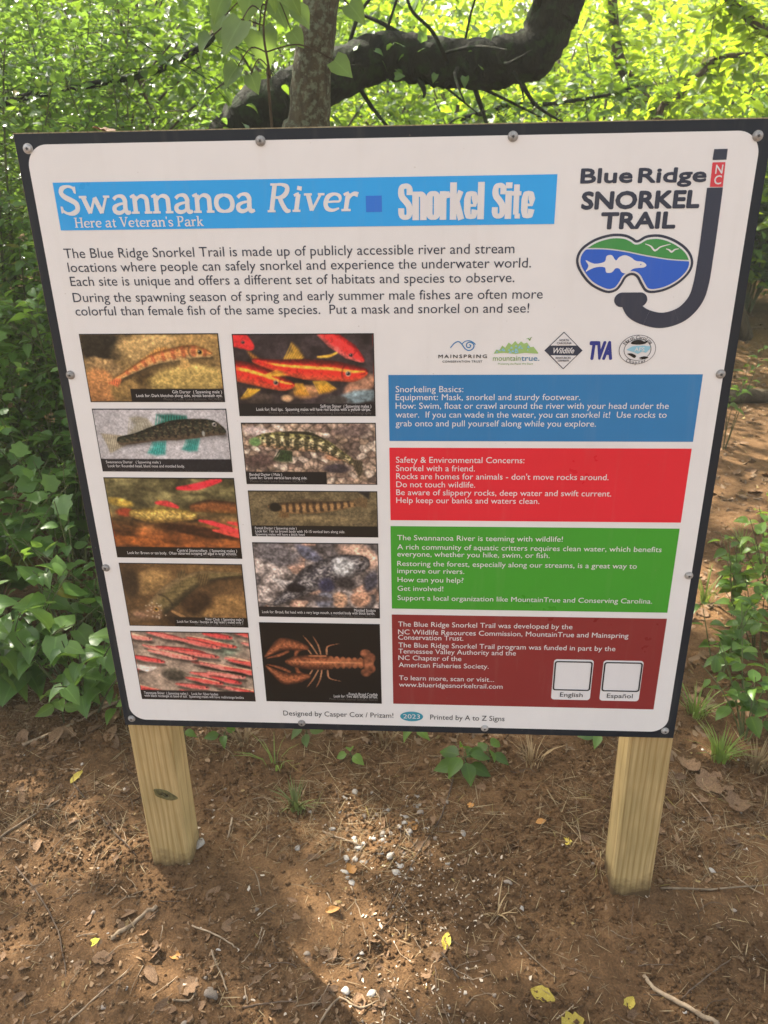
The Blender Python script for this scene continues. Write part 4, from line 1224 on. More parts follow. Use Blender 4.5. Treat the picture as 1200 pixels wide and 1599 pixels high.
# mottled grey sculpin
r = rect_from(4, [(638, 63), (1129, 67), (1134, 358), (663, 354)]); p = Pic(asp(r), (140, 128, 120), 8, 120)
p.pebbles(5, [(176, 160, 150), (150, 136, 128), (112, 102, 98), (196, 150, 124), (90, 84, 84)], .8); p.noise(10, .4, 2)
p.blob(.2, .16, .2, .16, (106, 100, 100), .35, .2, .2, .4); p.blob(.45, .14, .14, .08, (98, 98, 112), .4, .6, .2, .4); p.blob(.86, .16, .2, .16, (204, 164, 140), .4, .5, .2, .3); p.blob(.68, .76, .07, .12, (196, 152, 120), .3, 0, .1, .3); p.blob(.85, .74, .09, .12, (186, 140, 112), .3, 0, .1, .3); p.blob(.94, .5, .06, .16, (66, 64, 72), .4, .4, .2, .3); p.blob(.55, .76, .08, .12, (120, 120, 130), .3, 0, .2, .3); p.blob(.38, .72, .3, .06, (70, 62, 60), .5, .1)
for k in range(7):
    p.stroke([(.12 + k * .028, .46 + k * .012), (.17 + k * .028, .52), (.22 + k * .028, .62)], [.008, .016, .008], (190, 180, 172), .4)
p.fish([(.14, .82), (.3, .66), (.45, .48), (.6, .36), (.74, .3), (.87, .25)], [.03, .09, .17, .17, .17, .1], body((86, 82, 82), (128, 122, 118), (96, 90, 88), spot=(16, .5, (36, 34, 40)), seed=12, tex=.5), .12)
p.blob(.72, .3, .1, .14, (176, 174, 170), .5, -.3, .2, .6); p.blob(.32, .6, .1, .07, (28, 26, 30), .4, .1, .25, .3); p.blob(.58, .56, .08, .1, (52, 52, 74), .5, -.4, .25, .5); p.blob(.74, .52, .1, .1, (50, 46, 46), .5, 0, .2, .3)
p.noise(55, .5, 6, 2); p.eye(.87, .2, .022, (140, 120, 100)); p.band(0, 1, .865, 1, (26, 24, 26))
picture(r, p, 'picture of a mottled grey sculpin on pebbles', [('Mottled Sculpin', .79, .965, .905, .038, 0), ('Look for: Broad, flat head with a very large mouth, a mottled body with black bands.', .03, .96, .945, .038, 0), (CR, .6, .965, .982, .03, 1)])

# shoal of red shiners
r = rect_from(4, [(163, 408), (626, 415), (648, 684), (206, 673)]); p = Pic(asp(r), (150, 130, 112), 9)
p.noise(7, .4); p.blob(.78, .2, .16, .14, (150, 160, 134), .5, .2, .2, .5); p.blob(.32, .62, .14, .1, (80, 72, 60), .4, .2, .3, .6); p.blob(.56, .7, .1, .08, (90, 76, 64), .4, 0, .2, .5)
for k in range(34):
    u, v = p.rng.uniform(-.25, .95), -.04 + .92 * ((k * 7) % 34) / 34 + p.rng.uniform(-.03, .03)
    if (.58 < u < .84 and .04 < v < .26) or (.16 < u < .42 and .5 < v < .7):
        continue
    L = p.rng.uniform(.24, .46); sl_ = .16 + p.rng.uniform(-.05, .07)
    c = np.array([(222, 78, 70), (212, 96, 86), (228, 122, 108), (204, 66, 64)][k % 4])
    p.fish([(u, v), (u + L * .5, v + L * sl_ * .9), (u + L * .85, v + L * sl_ * 1.45), (u + L, v + L * sl_ * 1.7)], [.014, .044, .036, .012], body(c * .72, c, c * .55 + np.array([104, 86, 78]), tex=.4), .2, .82)
    if k % 2 == 0:
        p.stroke([(u, v - .03), (u + L * .5, v + L * sl_ * .8 - .03), (u + L * .9, v + L * sl_ * 1.4 - .01)], [.004, .010, .004], (226, 190, 150), .6)
    p.blob(u + L * .93, v + L * sl_ * 1.58 - .006, .007, .013, (40, 24, 24), .4)
p.stroke([(.0, .5), (.08, .54), (.17, .52)], [.03, .05, .01], (236, 216, 200), .3); p.noise(40, .2, 3, 2); p.band(0, 1, .865, 1, (34, 28, 28))
picture(r, p, 'picture of a shoal of red shiners', [('Tennessee Shiner  ( Spawning males )    Look for: Silver bodies', .03, .68, .915, .038, 0), ('with black rectangle at base of tail.  Spawning males will have red/orange bodies', .03, .9, .957, .038, 0)])

# crayfish on black
r = rect_from(4, [(665, 376), (1136, 380), (1140, 691), (691, 683)]); p = Pic(asp(r), (16, 14, 15), 10, 130)
cu_ = body((84, 44, 28), (150, 88, 56), (84, 44, 28), spot=(20, .55, (70, 36, 22)), tex=.5)
for sg in (-1, 1):
    m_ = lambda v: .48 + sg * v
    for pts in ([(.42, m_(.1)), (.38, m_(.18)), (.32, m_(.26))], [(.47, m_(.1)), (.42, m_(.22)), (.36, m_(.33))], [(.5, m_(.1)), (.48, m_(.22)), (.44, m_(.33))], [(.55, m_(.1)), (.56, m_(.2)), (.66, m_(.24))]):
        p.stroke(pts, [.008, .010, .004], (168, 110, 76), .3); p.stroke([pts[0], pts[1]], [.004, .004], (226, 176, 130), .5)
    p.stroke([(.28, m_(.06)), (.3, m_(.14)), (.36, m_(.17))], [.02, .03, .02], cu_, .3)
    p.stroke([(.38, m_(.18)), (.28, m_(.21)), (.18, m_(.22)), (.1, m_(.15)), (.02, m_(.06))], [.03, .07, .085, .05, .01], cu_, .12)
    p.stroke([(.22, m_(.13)), (.14, m_(.08)), (.03, m_(.04))], [.02, .025, .006], cu_, .2)
    p.blob(.88, .48 + sg * .12, .05, .06, (124, 74, 50), .25, 0, .1, .6); p.blob(.93, .48 + sg * .07, .035, .06, (110, 62, 42), .25, 0, .1, .6)
p.stroke([(.2, .48), (.28, .48), (.4, .48), (.52, .48), (.56, .48)], [.02, .075, .1, .1, .085], cu_, .1); p.blob(.9, .48, .05, .1, (130, 78, 52), .2, 0, .1, .6)
for k in range(6):
    p.blob(.585 + k * .05, .48, .03, .088 - k * .003, (150, 88, 56), .15, 0, 0, .5); p.stroke([(.61 + k * .05, .4), (.612 + k * .05, .48), (.61 + k * .05, .56)], [.006, .006, .006], (62, 32, 22), .5)
p.stroke([(.4, .4), (.54, .4)], [.01, .01], (196, 126, 84), .5); p.stroke([(.25, .48), (.55, .48), (.84, .48)], [.006, .01, .008], (206, 140, 96), .6)
picture(r, p, 'picture of a copper crayfish on black', [('French Broad Crayfish', .72, .965, .895, .036, 0), ('Look for: Two dark stripes on tail.', .59, .965, .925, .036, 0), ('Photo Credit: Guenter Schuster, Retired', .55, .965, .96, .03, 1)])

# screws
def screw_mesh():
    mb = MB(); n = 20
    prof = [(.0084, 0), (.0084, .0012), (.0066, .0013), (.0064, .0034), (.0048, .0048), (.0024, .0053), (.0022, .0044), (.0, .0044)]
    vs = [(r_ * math.cos(2 * math.pi * k / n), -h, r_ * math.sin(2 * math.pi * k / n)) for r_, h in prof[:-1] for k in range(n)] + [(0, -prof[-1][1], 0)]
    fs = [(i * n + k, (i + 1) * n + k, (i + 1) * n + (k + 1) % n, i * n + (k + 1) % n) for i in range(len(prof) - 2) for k in range(n)]
    fs = [tuple(reversed(f)) for f in fs]
    fs += [((len(prof) - 2) * n + (k + 1) % n, (len(prof) - 2) * n + k, len(vs) - 1) for k in range(n)]
    mb.add(vs, fs)
    return mb
SCR = [(46, 232), (408, 220), (801, 213), (1182, 212), (112, 584.5), (167, 885), (207, 1120), (1124.5, 583), (1075, 897), (1038, 1139), (472, 1127), (757, 1135)]
s0 = None
for k, q in enumerate(SCR):
    x, z = P(0, *q)
    if s0 is None:
        s0 = screw_mesh().build('screw', M['zinc'], SIGN)
        rc = MB()
        for rot in (0, 1):
            a, b = (.0021, .00055) if not rot else (.00055, .0021)
            rc.box(-a, a, -.00560 - rot * .00004, -.0045, -b, b)
        rc.build('recess_shade', M['recess_shade'], s0)  # raised dark cross: the shade inside the screw slot put into colour
        o = s0
    else:
        o = copy_tree(s0, SIGN)
    o.location = (x, -.0041, z); o.rotation_euler = (0, k * .7, 0)

# posts
def bevel_post(x0t, x1t, x0b, x1b, y0, y1, zt, zb, b=.005, rows=1):
    mb = MB(); vs = []; fs = []
    for i in range(rows + 1):
        t = i / rows
        x0 = x0b + (x0t - x0b) * t; x1 = x1b + (x1t - x1b) * t; z = zb + (zt - zb) * t
        vs += [(x0 + b, y0, z), (x1 - b, y0, z), (x1, y0 + b, z), (x1, y1 - b, z), (x1 - b, y1, z), (x0 + b, y1, z), (x0, y1 - b, z), (x0, y0 + b, z)]
    for i in range(rows):
        for k in range(8):
            a = i * 8 + k; c = i * 8 + (k + 1) % 8
            fs.append((a, c, c + 8, a + 8))
    fs.append(tuple(range(7, -1, -1))); fs.append(tuple(rows * 8 + k for k in range(8)))
    mb.add(vs, fs)
    return mb
post_l = bevel_post(-.612, -.516, -.620, -.524, .0195, .1135, 1.16, -.9).build('post', M['pine'], SIGN)
post_r = bevel_post(.512, .608, .533, .629, .0195, .1135, 1.16, -.9).build('post', M['pine_low'], SIGN)
kc = on_y(258, 1241, .0195)
km = MB(); n = 28; rings = [1, .86, .7, .5, .25]
vs = []
for i, q in enumerate(rings):
    for k in range(n):
        t = 2 * math.pi * k / n
        wob = 1 + .06 * math.sin(3 * t + 1) + .05 * math.sin(5 * t)
        dx, dz = .030 * q * math.cos(t) * wob, .0145 * q * math.sin(t) * wob
        ca, sa = math.cos(-.42), math.sin(-.42)
        vs.append((kc[0] + dx * ca - dz * sa, .0192 - [0, .0018, .0012, .0022, .0010][i], kc[2] + dx * sa + dz * ca))
vs.append((kc[0], .0176, kc[2]))
km.add(vs, [tuple(reversed((i * n + k, (i + 1) * n + k, (i + 1) * n + (k + 1) % n, i * n + (k + 1) % n))) for i in range(4) for k in range(n)] + [(4 * n + (k + 1) % n, 4 * n + k, 5 * n) for k in range(n)])
km.build('knot', M['knot'], post_l, True)

# ------------------------------------------------------------------ the ground: one sheet, fine near the sign
def axis(lo, a, b, hi, fine, coarse=26):
    l = a - (a - lo) * (np.linspace(1, 0, coarse)[:-1] ** 2.2)
    h = b + (hi - b) * (np.linspace(0, 1, coarse)[1:] ** 2.2)
    return np.concatenate([l, np.arange(a, b + 1e-6, fine), h])
gxs = axis(-70, -1.9, 2.3, 70, .0125); gys = axis(-40, -.55, 2.6, 90, .0125)
GX, GY = np.meshgrid(gxs, gys)
GZ = ground_z(GX, GY)
nx, ny = len(gxs), len(gys)
i = (np.arange(ny - 1)[:, None] * nx + np.arange(nx - 1)[None]).ravel()
F = np.stack([i, i + 1, i + nx + 1, i + nx], 1)
me = bpy.data.meshes.new('ground')
V = np.stack([GX, GY, GZ], -1).reshape(-1, 3)
me.vertices.add(len(V)); me.vertices.foreach_set('co', V.astype(np.float32).ravel())
me.loops.add(F.size); me.loops.foreach_set('vertex_index', F.astype(np.int32).ravel())
me.polygons.add(len(F)); me.polygons.foreach_set('loop_start', (np.arange(len(F)) * 4).astype(np.int32))
me.polygons.foreach_set('use_smooth', np.ones(len(F), bool))
me.update(calc_edges=True)
tag(link_mesh('ground', me, M['soil']), kind='structure')

rng = np.random.default_rng(7)
V3 = lambda x, y, dz=0.0: np.array([x, y, float(ground_z(x, y)) + dz])

# ------------------------------------------------------------------ shrubs and undergrowth
def make_shrub(name, label, cat, base, stems, height, spread, kind, leaf, width, gap, mat, seed, group=None, lean=(0, 0), stem_r=.006, bend=.35, pairs=True, low=.18, side=0):
    rg = np.random.default_rng(seed)
    root = empty(name, base)
    tag(root, label, cat, group)
    sm = MB(); P0, D, L = [], [], []
    pos, ld, ln, ll = [], [], [], []
    for k in range(stems):
        an = rg.uniform(0, 2 * math.pi); h = height * rg.uniform(.6, 1.08); rr = spread * rg.uniform(.25, 1) 
        o = np.array([math.cos(an), math.sin(an), 0]); b0 = o * rg.uniform(0, .12) * spread
        tip = o * rr + np.array([lean[0], lean[1], 0]) + UP * h
        mid = b0 * .6 + tip * .42 + UP * h * bend * .5 + rg.normal(0, .04, 3) * height
        t = np.linspace(0, 1, 9)[:, None]
        pts = (1 - t) ** 2 * (b0 - UP * .04) + 2 * t * (1 - t) * mid + t ** 2 * tip
        sm.tube(pts, np.linspace(stem_r, stem_r * .35, 9), 5)
        n = max(3, int(h / gap))
        ts = low + (1 - low) * (np.arange(n) + rg.uniform(0, .6, n)) / n
        ts = np.clip(ts, 0, 1)[:, None]
        q = (1 - ts) ** 2 * b0 + 2 * ts * (1 - ts) * mid + ts ** 2 * tip
        tg = norm(2 * (1 - ts) * (mid - b0) + 2 * ts * (tip - mid))
        ph = rg.uniform(0, 6.28) + np.arange(n) * (math.pi / 2 if pairs else 2.4)
        a1 = norm(np.cross(tg, UP + .01)); a2 = np.cross(tg, a1)
        for sgn in ((1, -1) if pairs else (1,)):
            o_ = (a1 * np.cos(ph)[:, None] + a2 * np.sin(ph)[:, None]) * sgn
            if side:                                        # leafy side twigs
                P0.append(q); D.append(o_ + tg * .5 + rg.normal(0, .2, (n, 3))); L.append(np.full(n, side) * rg.uniform(.5, 1.2, n))
            else:
                d = o_ + tg * .25 - UP * rg.uniform(.0, .4, (n, 1)) + rg.normal(0, .15, (n, 3))
                pos.append(q + o_ * leaf * .15); ld.append(d); ln.append(UP + rg.normal(0, .28, (n, 3)) + o_ * .2); ll.append(leaf * rg.uniform(.55, 1.15, n) * (1 - .3 * ts[:, 0]))
    if side:
        p, d, nn = spray(rg, np.concatenate(P0), np.concatenate(D), np.concatenate(L), leaf, gap * .5 if gap < .05 else leaf * .6, .2, .5, .3)
        pos, ld, ln = [p], [d], [nn]; ll = [leaf * rg.uniform(.55, 1.15, len(p))]
        for a, b_, l_ in zip(np.concatenate(P0), norm(np.concatenate(D)), np.concatenate(L)):
            sm.tube([a, a + b_ * l_ * .55 - UP * .03 * l_, a + b_ * l_ - UP * .2 * l_], [.0022, .0016, .0008], 3, cap=False)
    sm.build('stems', M['stem'], root)
    fm = leaf_mesh('foliage', np.concatenate(pos), np.concatenate(ld), np.concatenate(ln), np.concatenate(ll), width, kind, rg)
    link_mesh('foliage', fm, M[mat], root)
    return root

G1 = 'broad leaved plants on the left bank'
BP = [(-1.02, .62, .34, 'heart', 'low broad leaved plant at the front edge of the left bank, nearest the left post'),
      (-1.32, .70, .42, 'heart', 'low broad leaved plant at the lower left corner of the leafy bank'),
      (-.86, .95, .46, 'lobed', 'lobed leaf plant close beside the lower left edge of the sign'),
      (-1.20, 1.02, .60, 'hi', 'knee high narrower leaved plant in the middle of the left bank'),
      (-1.58, 1.08, .66, 'lobed', 'lobed leaf plant at the left frame edge of the bank'),
      (-.98, 1.36, .74, 'heart', 'tall broad leaved plant rising behind the left edge of the sign'),
      (-1.40, 1.50, .86, 'lobed', 'tallest broad leaved plant on the bank, below the glossy shrubs'),
      (-1.85, 1.62, .95, 'lobed', 'tall lobed leaf plant farthest left on the bank'),
      (-.72, .70, .26, 'hi', 'small leafy plant tucked beside the left post under the sign corner')]
for k, (x, y, h, kd, lb) in enumerate(BP):
    make_shrub('broadleaf_plant', lb, 'plant', V3(x, y), 24 if h > .4 else 16, h, .30 + .30 * h, kd, (.085 + .03 * (k % 3 == 1)) if kd != 'hi' else .065, .72 if kd != 'lobed' else .95, .052, 'leaf_bank', 100 + k, G1, pairs=False, stem_r=.004)
G2 = 'small leaved shrubs behind the left bank'
PV = [(-1.25, 2.0, 1.45, 'small glossy leaved shrub rising directly above the broad leaved bank'),
      (-1.95, 2.25, 1.75, 'glossy leaved shrub at the left frame edge behind the bank'),
      (-.85, 2.5, 1.45, 'glossy leaved shrub partly hidden behind the left edge of the sign'),
      (-1.55, 3.0, 2.0, 'tall glossy shrub in the second row with white sun glints'),
      (-2.5, 3.0, 2.1, 'tall glossy shrub at the far left below the overhanging foliage'),
      (-.35, 3.2, 1.55, 'glossy shrub just above the top left of the sign'),
      (-2.2, 3.9, 2.3, 'tallest glossy shrub on the left, behind the others'),
        (-1.05, 1.72, 1.0, 'waist high glossy shrub between the broad leaves and the sign edge'),
        (-1.55, 1.85, 1.15, 'chest high glossy shrub above the tallest broad leaved plant'),
        (-.80, 1.95, 1.1, 'low glossy shrub hidden mostly by the left edge of the sign'),
        (2.55, 7.3, 1.5, 'dark dense bush at the end of the dirt path'),
        (3.35, 7.6, 1.7, 'dark dense bush at the right frame edge beyond the path'),
        (1.75, 7.5, 1.5, 'dark dense bush beyond the path, hidden mostly by the sign'),
        (4.1, 7.9, 1.7, 'dark bush outside the right end of the path'),
        (2.95, 8.3, 1.9, 'taller dark bush behind the ones at the path end')]
for k, (x, y, h, lb) in enumerate(PV):
    make_shrub('glossy_shrub', lb, 'shrub', V3(x, y), 17 if y < 5 else 20, h, .62 if y < 5 else .9, 'hi' if y < 2.6 else 'lo', .058 if y < 5 else .11, .55, .085, 'leaf_privet' if y < 5 else 'leaf_bank', 200 + k, G2 if x < 0 else 'dark bushes at the path end', side=.26 if y < 5 else .4, stem_r=.008, bend=.5)

# plants on the right, beyond the right post
RP = [((1165, 1150), .34, 'hi', 9, 'broad leaved seedling clump beside the right edge of the sign, nearest the post'),
      ((1215, 1120), .36, 'hi', 8, 'broad leaved clump at the right frame edge, level with the lower sign corner'),
      ((1120, 1050), .30, 'hi', 8, 'low leafy plant close against the right edge of the sign'),
      ((1190, 1020), .34, 'heart', 9, 'leafy plant with paler leaves at the right frame edge'),
      ((1150, 960), .34, 'hi', 9, 'low plant on the far side of the right hand clump'),
      ((1205, 930), .38, 'hi', 9, 'farthest leafy plant of the right hand clump, before the leaf litter')]
for k, (q, h, kd, ns, lb) in enumerate(RP):
    make_shrub('leafy_seedling', lb, 'plant', on_ground(*q), ns, h, .2, kd, .078, .62, .075, 'sprout' if k % 2 else 'leaf_mid', 300 + k, 'leafy plants right of the sign', pairs=True, stem_r=.003, low=.3)
make_shrub('overhanging_sprig', 'small leafy sprig jutting out from behind the right edge of the sign', 'plant', on_ground(1130, 700), 4, .62, .16, 'hi', .085, .5, .12, 'leaf_mid', 330, None, pairs=True, stem_r=.003, low=.5)

# sprouts on the bare soil
def sprout(px, py, h, leaves, ll, label, seed, mat='sprout', kind='hi', width=.6, arch=.6):
    rg = np.random.default_rng(seed)
    root = empty('sprout', on_ground(px, py)); tag(root, label, 'sprout', 'sprouts on the soil')
    sm = MB(); pts = np.array([[0, 0, -.02], [.004, .002, h * .5], [.0, .006, h]]); sm.tube(pts, [.0022, .0018, .0012], 5)
    an = rg.uniform(0, 6.28) + np.arange(leaves) * 2.4
    o = np.stack([np.cos(an), np.sin(an), np.zeros(leaves)], 1)
    zz = h * (1 - .5 * (np.arange(leaves) / max(leaves - 1, 1)) * (leaves > 3))
    pos = o * ll * .25 + UP * zz[:, None]
    for a, b in zip(pos, zz):
        sm.tube([[0, 0, b * .9], a], [.0011, .0009], 4)
    sm.build('stem', M['stem'], root)
    link_mesh('leaves', leaf_mesh('leaves', pos, o - UP * .25 + rg.normal(0, .1, (leaves, 3)), UP * arch + rg.normal(0, .2, (leaves, 3)) - np.array([0, .35, 0]), ll * rg.uniform(.75, 1.1, leaves), width, kind, rg), M[mat], root)
    return root
sprout(548, 1192, .035, 3, .042, 'bright green three leaf sprout on the soil below the middle of the sign', 1, width=.72)
sprout(725, 1205, .07, 8, .072, 'darker seedling with several pointed leaves under the sign right of centre', 2, 'leaf_mid')
sprout(762, 1190, .06, 5, .06, 'second dark seedling touching the pointed leaf one under the sign', 21, 'leaf_mid')
sprout(100, 1130, .12, 7, .06, 'fresh green sprout with stacked leaves at the lower left below the bank', 3)
sprout(188, 1118, .06, 4, .055, 'light green sprout against the lower left corner of the sign', 4)
sprout(352, 1165, .05, 3, .055, 'small sprout with one hanging leaf right of the left post', 5, 'leaf_mid')
sprout(288, 1160, .05, 3, .05, 'small dark sprout against the right side of the left post', 6, 'leaf_mid')
sprout(478, 1150, .04, 4, .05, 'pale sprout under the sign, left of the grassy tuft', 7, 'leaf_pale')
sprout(935, 1160, .05, 4, .055, 'dark sprout against the left side of the right post', 8, 'leaf_bank')
sprout(650, 1150, .05, 3, .05, 'small sprout directly below the bottom edge of the sign', 9, 'sprout')

def tuft(px, py, n, h, label, seed, mat='grass', spread=.05, wid=.0028):
    rg = np.random.default_rng(seed)
    mb = MB()
    for k in range(n):
        an = rg.uniform(0, 6.28); o = np.array([math.cos(an), math.sin(an), 0]); s_ = np.array([-o[1], o[0], 0])
        hh = h * rg.uniform(.5, 1.1); b0 = o * rg.uniform(0, spread) * .6; out = rg.uniform(.2, .9) * hh
        ps = [b0 + o * out * t ** 2 + UP * hh * (t - .35 * t * t * (out / hh)) for t in (0, .35, .7, 1)]
        w_ = wid * rg.uniform(.6, 1.2)
        vs = []
        for p_, q in zip(ps, (1, .85, .55, .08)):
            vs += [p_ - s_ * w_ * q, p_ + s_ * w_ * q]
        mb.add(vs, [(0, 1, 3, 2), (2, 3, 5, 4), (4, 5, 7, 6)])
    o = mb.build('grass_tuft', M[mat], None, True)
    o.location = tuple(on_ground(px, py) - np.array([0, 0, .004]))
    tag(o, label, 'grass tuft', 'grass tufts')
for k, (a, b, n, h, mt, lb) in enumerate([
        (462, 1262, 40, .085, 'grass_dull', 'thin green grass tuft on the soil left of the pale pebbles'),
        (430, 1195, 12, .13, 'grass', 'sparse long bladed tuft under the sign right of the left post'),
        (1125, 1185, 60, .11, 'grass', 'green grass tuft beside the right post at the sign corner'),
        (1180, 1200, 60, .10, 'straw', 'dry straw coloured tuft at the right frame edge'),
        (1085, 1120, 40, .14, 'grass', 'grass tuft behind the lower right corner of the sign'),
        (110, 1030, 26, .22, 'grass', 'long arching grass tuft in front of the left bank'),
        (170, 1060, 20, .17, 'straw', 'pale dry grass tuft against the left edge of the sign'),
        (1100, 940, 26, .17, 'grass', 'arching grass tuft close to the right edge of the sign'),
        (830, 1190, 30, .09, 'straw', 'dry matted tuft under the sign left of the right post'),
        (380, 1160, 40, .10, 'straw', 'dry straw tuft under the left part of the sign'),
        (600, 1160, 30, .10, 'straw', 'dry straw tuft under the middle of the sign'),
        (775, 1430, 10, .07, 'straw', 'few dry blades standing in the soil left of the right post'),
        (1160, 860, 30, .14, 'grass', 'grass tuft among the litter at the right frame edge')]):
    tuft(a, b, n, h, lb, 500 + k, mt)

LIT = [(600, 1560, 190, 110, 1.0), (530, 1440, 90, 90, .6), (655, 1500, 70, 60, .9), (110, 1400, 210, 230, .34), (330, 1560, 130, 80, .27), (90, 1200, 130, 70, .25), (605, 1305, 100, 60, .6), (500, 1290, 120, 60, .36),
       (1130, 1185, 90, 45, .6), (1180, 520, 60, 36, .85), (1150, 590, 60, 20, .75), (1190, 720, 70, 20, .4), (1130, 800, 70, 26, .36), (1180, 1080, 70, 60, .45), (1150, 960, 70, 40, .4), (745, 1170, 70, 30, .3)]
def lit(gx, gy):  # wanted sunlight on the soil; the unseen crowns are thinned to match
    T = np.stack([gx, gy, ground_z(gx, gy)], 1) - CAM
    Y = T @ RR.T
    px = Y[:, 0] / Y[:, 2] * FPX + 600; py = Y[:, 1] / Y[:, 2] * FPX + 799.5
    px = px + 40 * (fbm(gx * 5, gy * 5, 40, 3) - .5) * 2; py = py + 30 * (fbm(gx * 5, gy * 5, 44, 3) - .5) * 2
    L = np.zeros(len(gx))
    for cx, cy, rx_, ry_, s in LIT:
        L = np.maximum(L, s * (1 - sstep(.75, 1.15, np.hypot((px - cx) / rx_, (py - cy) / ry_))))
    L = np.maximum(L, .5 * sstep(.15, -.35, gx) * sstep(.25, .6, gy))
    far = (py < 1130) | (py > 1640) | (px < -40) | (px > 1240) | (Y[:, 2] < .1)
    return np.where(far & (L < .1), .42 * sstep(.52, .60, fbm(gx * 1.6, gy * 1.6, 50, 3)), L)
def ungap(p, d, n, rg, org):
    """thin an unseen high crown so sunlight falls on the chosen patches below"""
    q = p + org
    t = (q[:, 2] + .5) / -SUND[2]
    g = q + SUND * t[:, None]
    k = rg.random(len(p)) < (1 - lit(g[:, 0], g[:, 1])) ** 3
    return p[k], d[k], n[k]

# ------------------------------------------------------------------ trees
def tree_parts(root, trunk, rad, mat, seed, n=12, wob=.12):
    mb = MB(); mb.tube(trunk, rad, n, wob, seed)
    return mb

# slender tree with lichen on its bark, just behind the sign
tb = on_y(487, 200, 1.75)
ST = empty('slender_tree', V3(tb[0] - .06, 1.75)); tag(ST, 'slender pale barked tree with lichen standing directly behind the sign', 'tree')
o_ = np.array(ST.location)
trk = [V3(tb[0] - .06, 1.75) - UP * .1, on_y(474, 300, 1.75), on_y(482, 200, 1.75), on_y(489, 100, 1.75), on_y(502, 0, 1.75), on_y(512, -140, 1.80), on_y(500, -420, 1.9), on_y(540, -800, 2.0)]
trk = spline(trk, 8) - o_
mb = MB(); mb.tube(trk, np.interp(np.linspace(0, 1, len(trk)), [0, .4, 1], [.10, .068, .04]), 16, .10, 3)
hub = trk[-1]
lr = np.random.default_rng(61)
for k in range(7):
    an = k * .9; mb.tube(spline([trk[-8 - k], trk[-6 - k] + np.array([math.cos(an), math.sin(an), .5]) * .7, hub + np.array([math.cos(an) * 1.5, math.sin(an) * 1.2, .4])], 5), np.linspace(.025, .006, 11), 6)
mb.build('trunk', M['bark_grey'], ST, True)
p, d, n, cc = crown_leaves(lr, hub + np.array([0, .3, .9]), (1.7, 1.4, .9), 40, 420, .085, .07)
p, d, n = ungap(p, d, n, lr, o_)
link_mesh('crown', leaf_mesh('crown', p, d, n, .085 * lr.uniform(.6, 1.2, len(p)), .6, 'lo', lr), M['leaf_mid'], ST)

# crooked tree: a heavy limb that runs across behind the sign and turns up
YL = 3.6
lb = [V3(-1.35, 3.9) - UP * .1, on_y(330, 330, 3.8), on_y(390, 195, 3.7), on_y(450, 156, YL), on_y(525, 117, YL), on_y(600, 88, YL), on_y(660, 94, YL), on_y(720, 100, YL), on_y(785, 97, YL), on_y(838, 78, YL), on_y(862, 28, YL), on_y(888, -30, YL), on_y(960, -220, 3.7), on_y(930, -500, 3.9), on_y(700, -760, 4.2)]
CT = empty('crooked_tree', V3(-1.35, 3.9)); tag(CT, 'dark mossy tree whose crooked heavy limb bends across behind the sign', 'tree')
o_ = np.array(CT.location)
lpt = spline(lb, 8) - o_
mb = MB()
mb.tube(lpt, np.interp(np.linspace(0, 1, len(lpt)), [0, .3, .42, .55, .72, 1], [.19, .122, .114, .128, .126, .06]) * (1 + .12 * (vnoise(np.arange(len(lpt)) * .37, 0 * np.arange(len(lpt)), 8) - .5)), 22, .16, 5)
mb.build('trunk', M['bark_dark'], CT, True)
mb = MB(); mb.tube(spline([on_y(838, 62, YL), on_y(836, 20, YL - .05), on_y(846, -20, YL - .1), on_y(860, -120, YL - .1)], 5) - o_, np.linspace(.035, .016, 16), 8)
mb.tube(spline([on_y(700, 100, YL - .1), on_y(676, 50, YL - .25), on_y(640, 10, YL - .3), on_y(630, -60, YL - .3)], 5) - o_, np.linspace(.012, .006, 16), 6)
hubc = lpt[-1]
tr_ = np.random.default_rng(67)
for k in range(16):                                      # stubs and side twigs along the limb
    a = lpt[tr_.integers(30, 74)]
    d = norm(tr_.normal(0, 1, 3) + np.array([0, -.3, .35])); L_ = tr_.uniform(.2, .7)
    mb.tube(spline([a, a + d * (.12 + L_ * .4), a + d * (.12 + L_) + tr_.normal(0, .08, 3)], 5), np.linspace(.016, .004, 11) * tr_.uniform(.5, 1.4), 6, .2)
for k in range(9):
    an = k * .75; mb.tube(spline([lpt[-4 - k * 2], lpt[-2 - k] + np.array([math.cos(an), math.sin(an), .4]) * .9, hubc + np.array([math.cos(an) * 2.1, math.sin(an) * 1.7, .5])], 5), np.linspace(.04, .008, 11), 6)
mb.build('limbs', M['bark_dark'], CT, True)
lr = np.random.default_rng(62)
p, d, n, cc = crown_leaves(lr, hubc + np.array([0, .2, .8]), (2.4, 1.8, 1.0), 50, 600, .085, .07)
p, d, n = ungap(p, d, n, lr, o_)
link_mesh('crown', leaf_mesh('crown', p, d, n, .09 * lr.uniform(.6, 1.2, len(p)), .6, 'lo', lr), M['leaf_mid'], CT)
# ivy on the limb
lr = np.random.default_rng(63)
kk = lr.integers(36, 62, 40); p = lpt[kk] + lr.normal(0, .06, (40, 3)) + np.array([0, -.09, 0])
link_mesh('ivy', leaf_mesh('ivy', p, lr.normal(0, .7, (40, 3)) - UP * .3, np.array([0, -.7, .8]) + lr.normal(0, .5, (40, 3)), lr.uniform(.03, .065, 40), .75, 'heart', lr), M['leaf_bank'], CT)

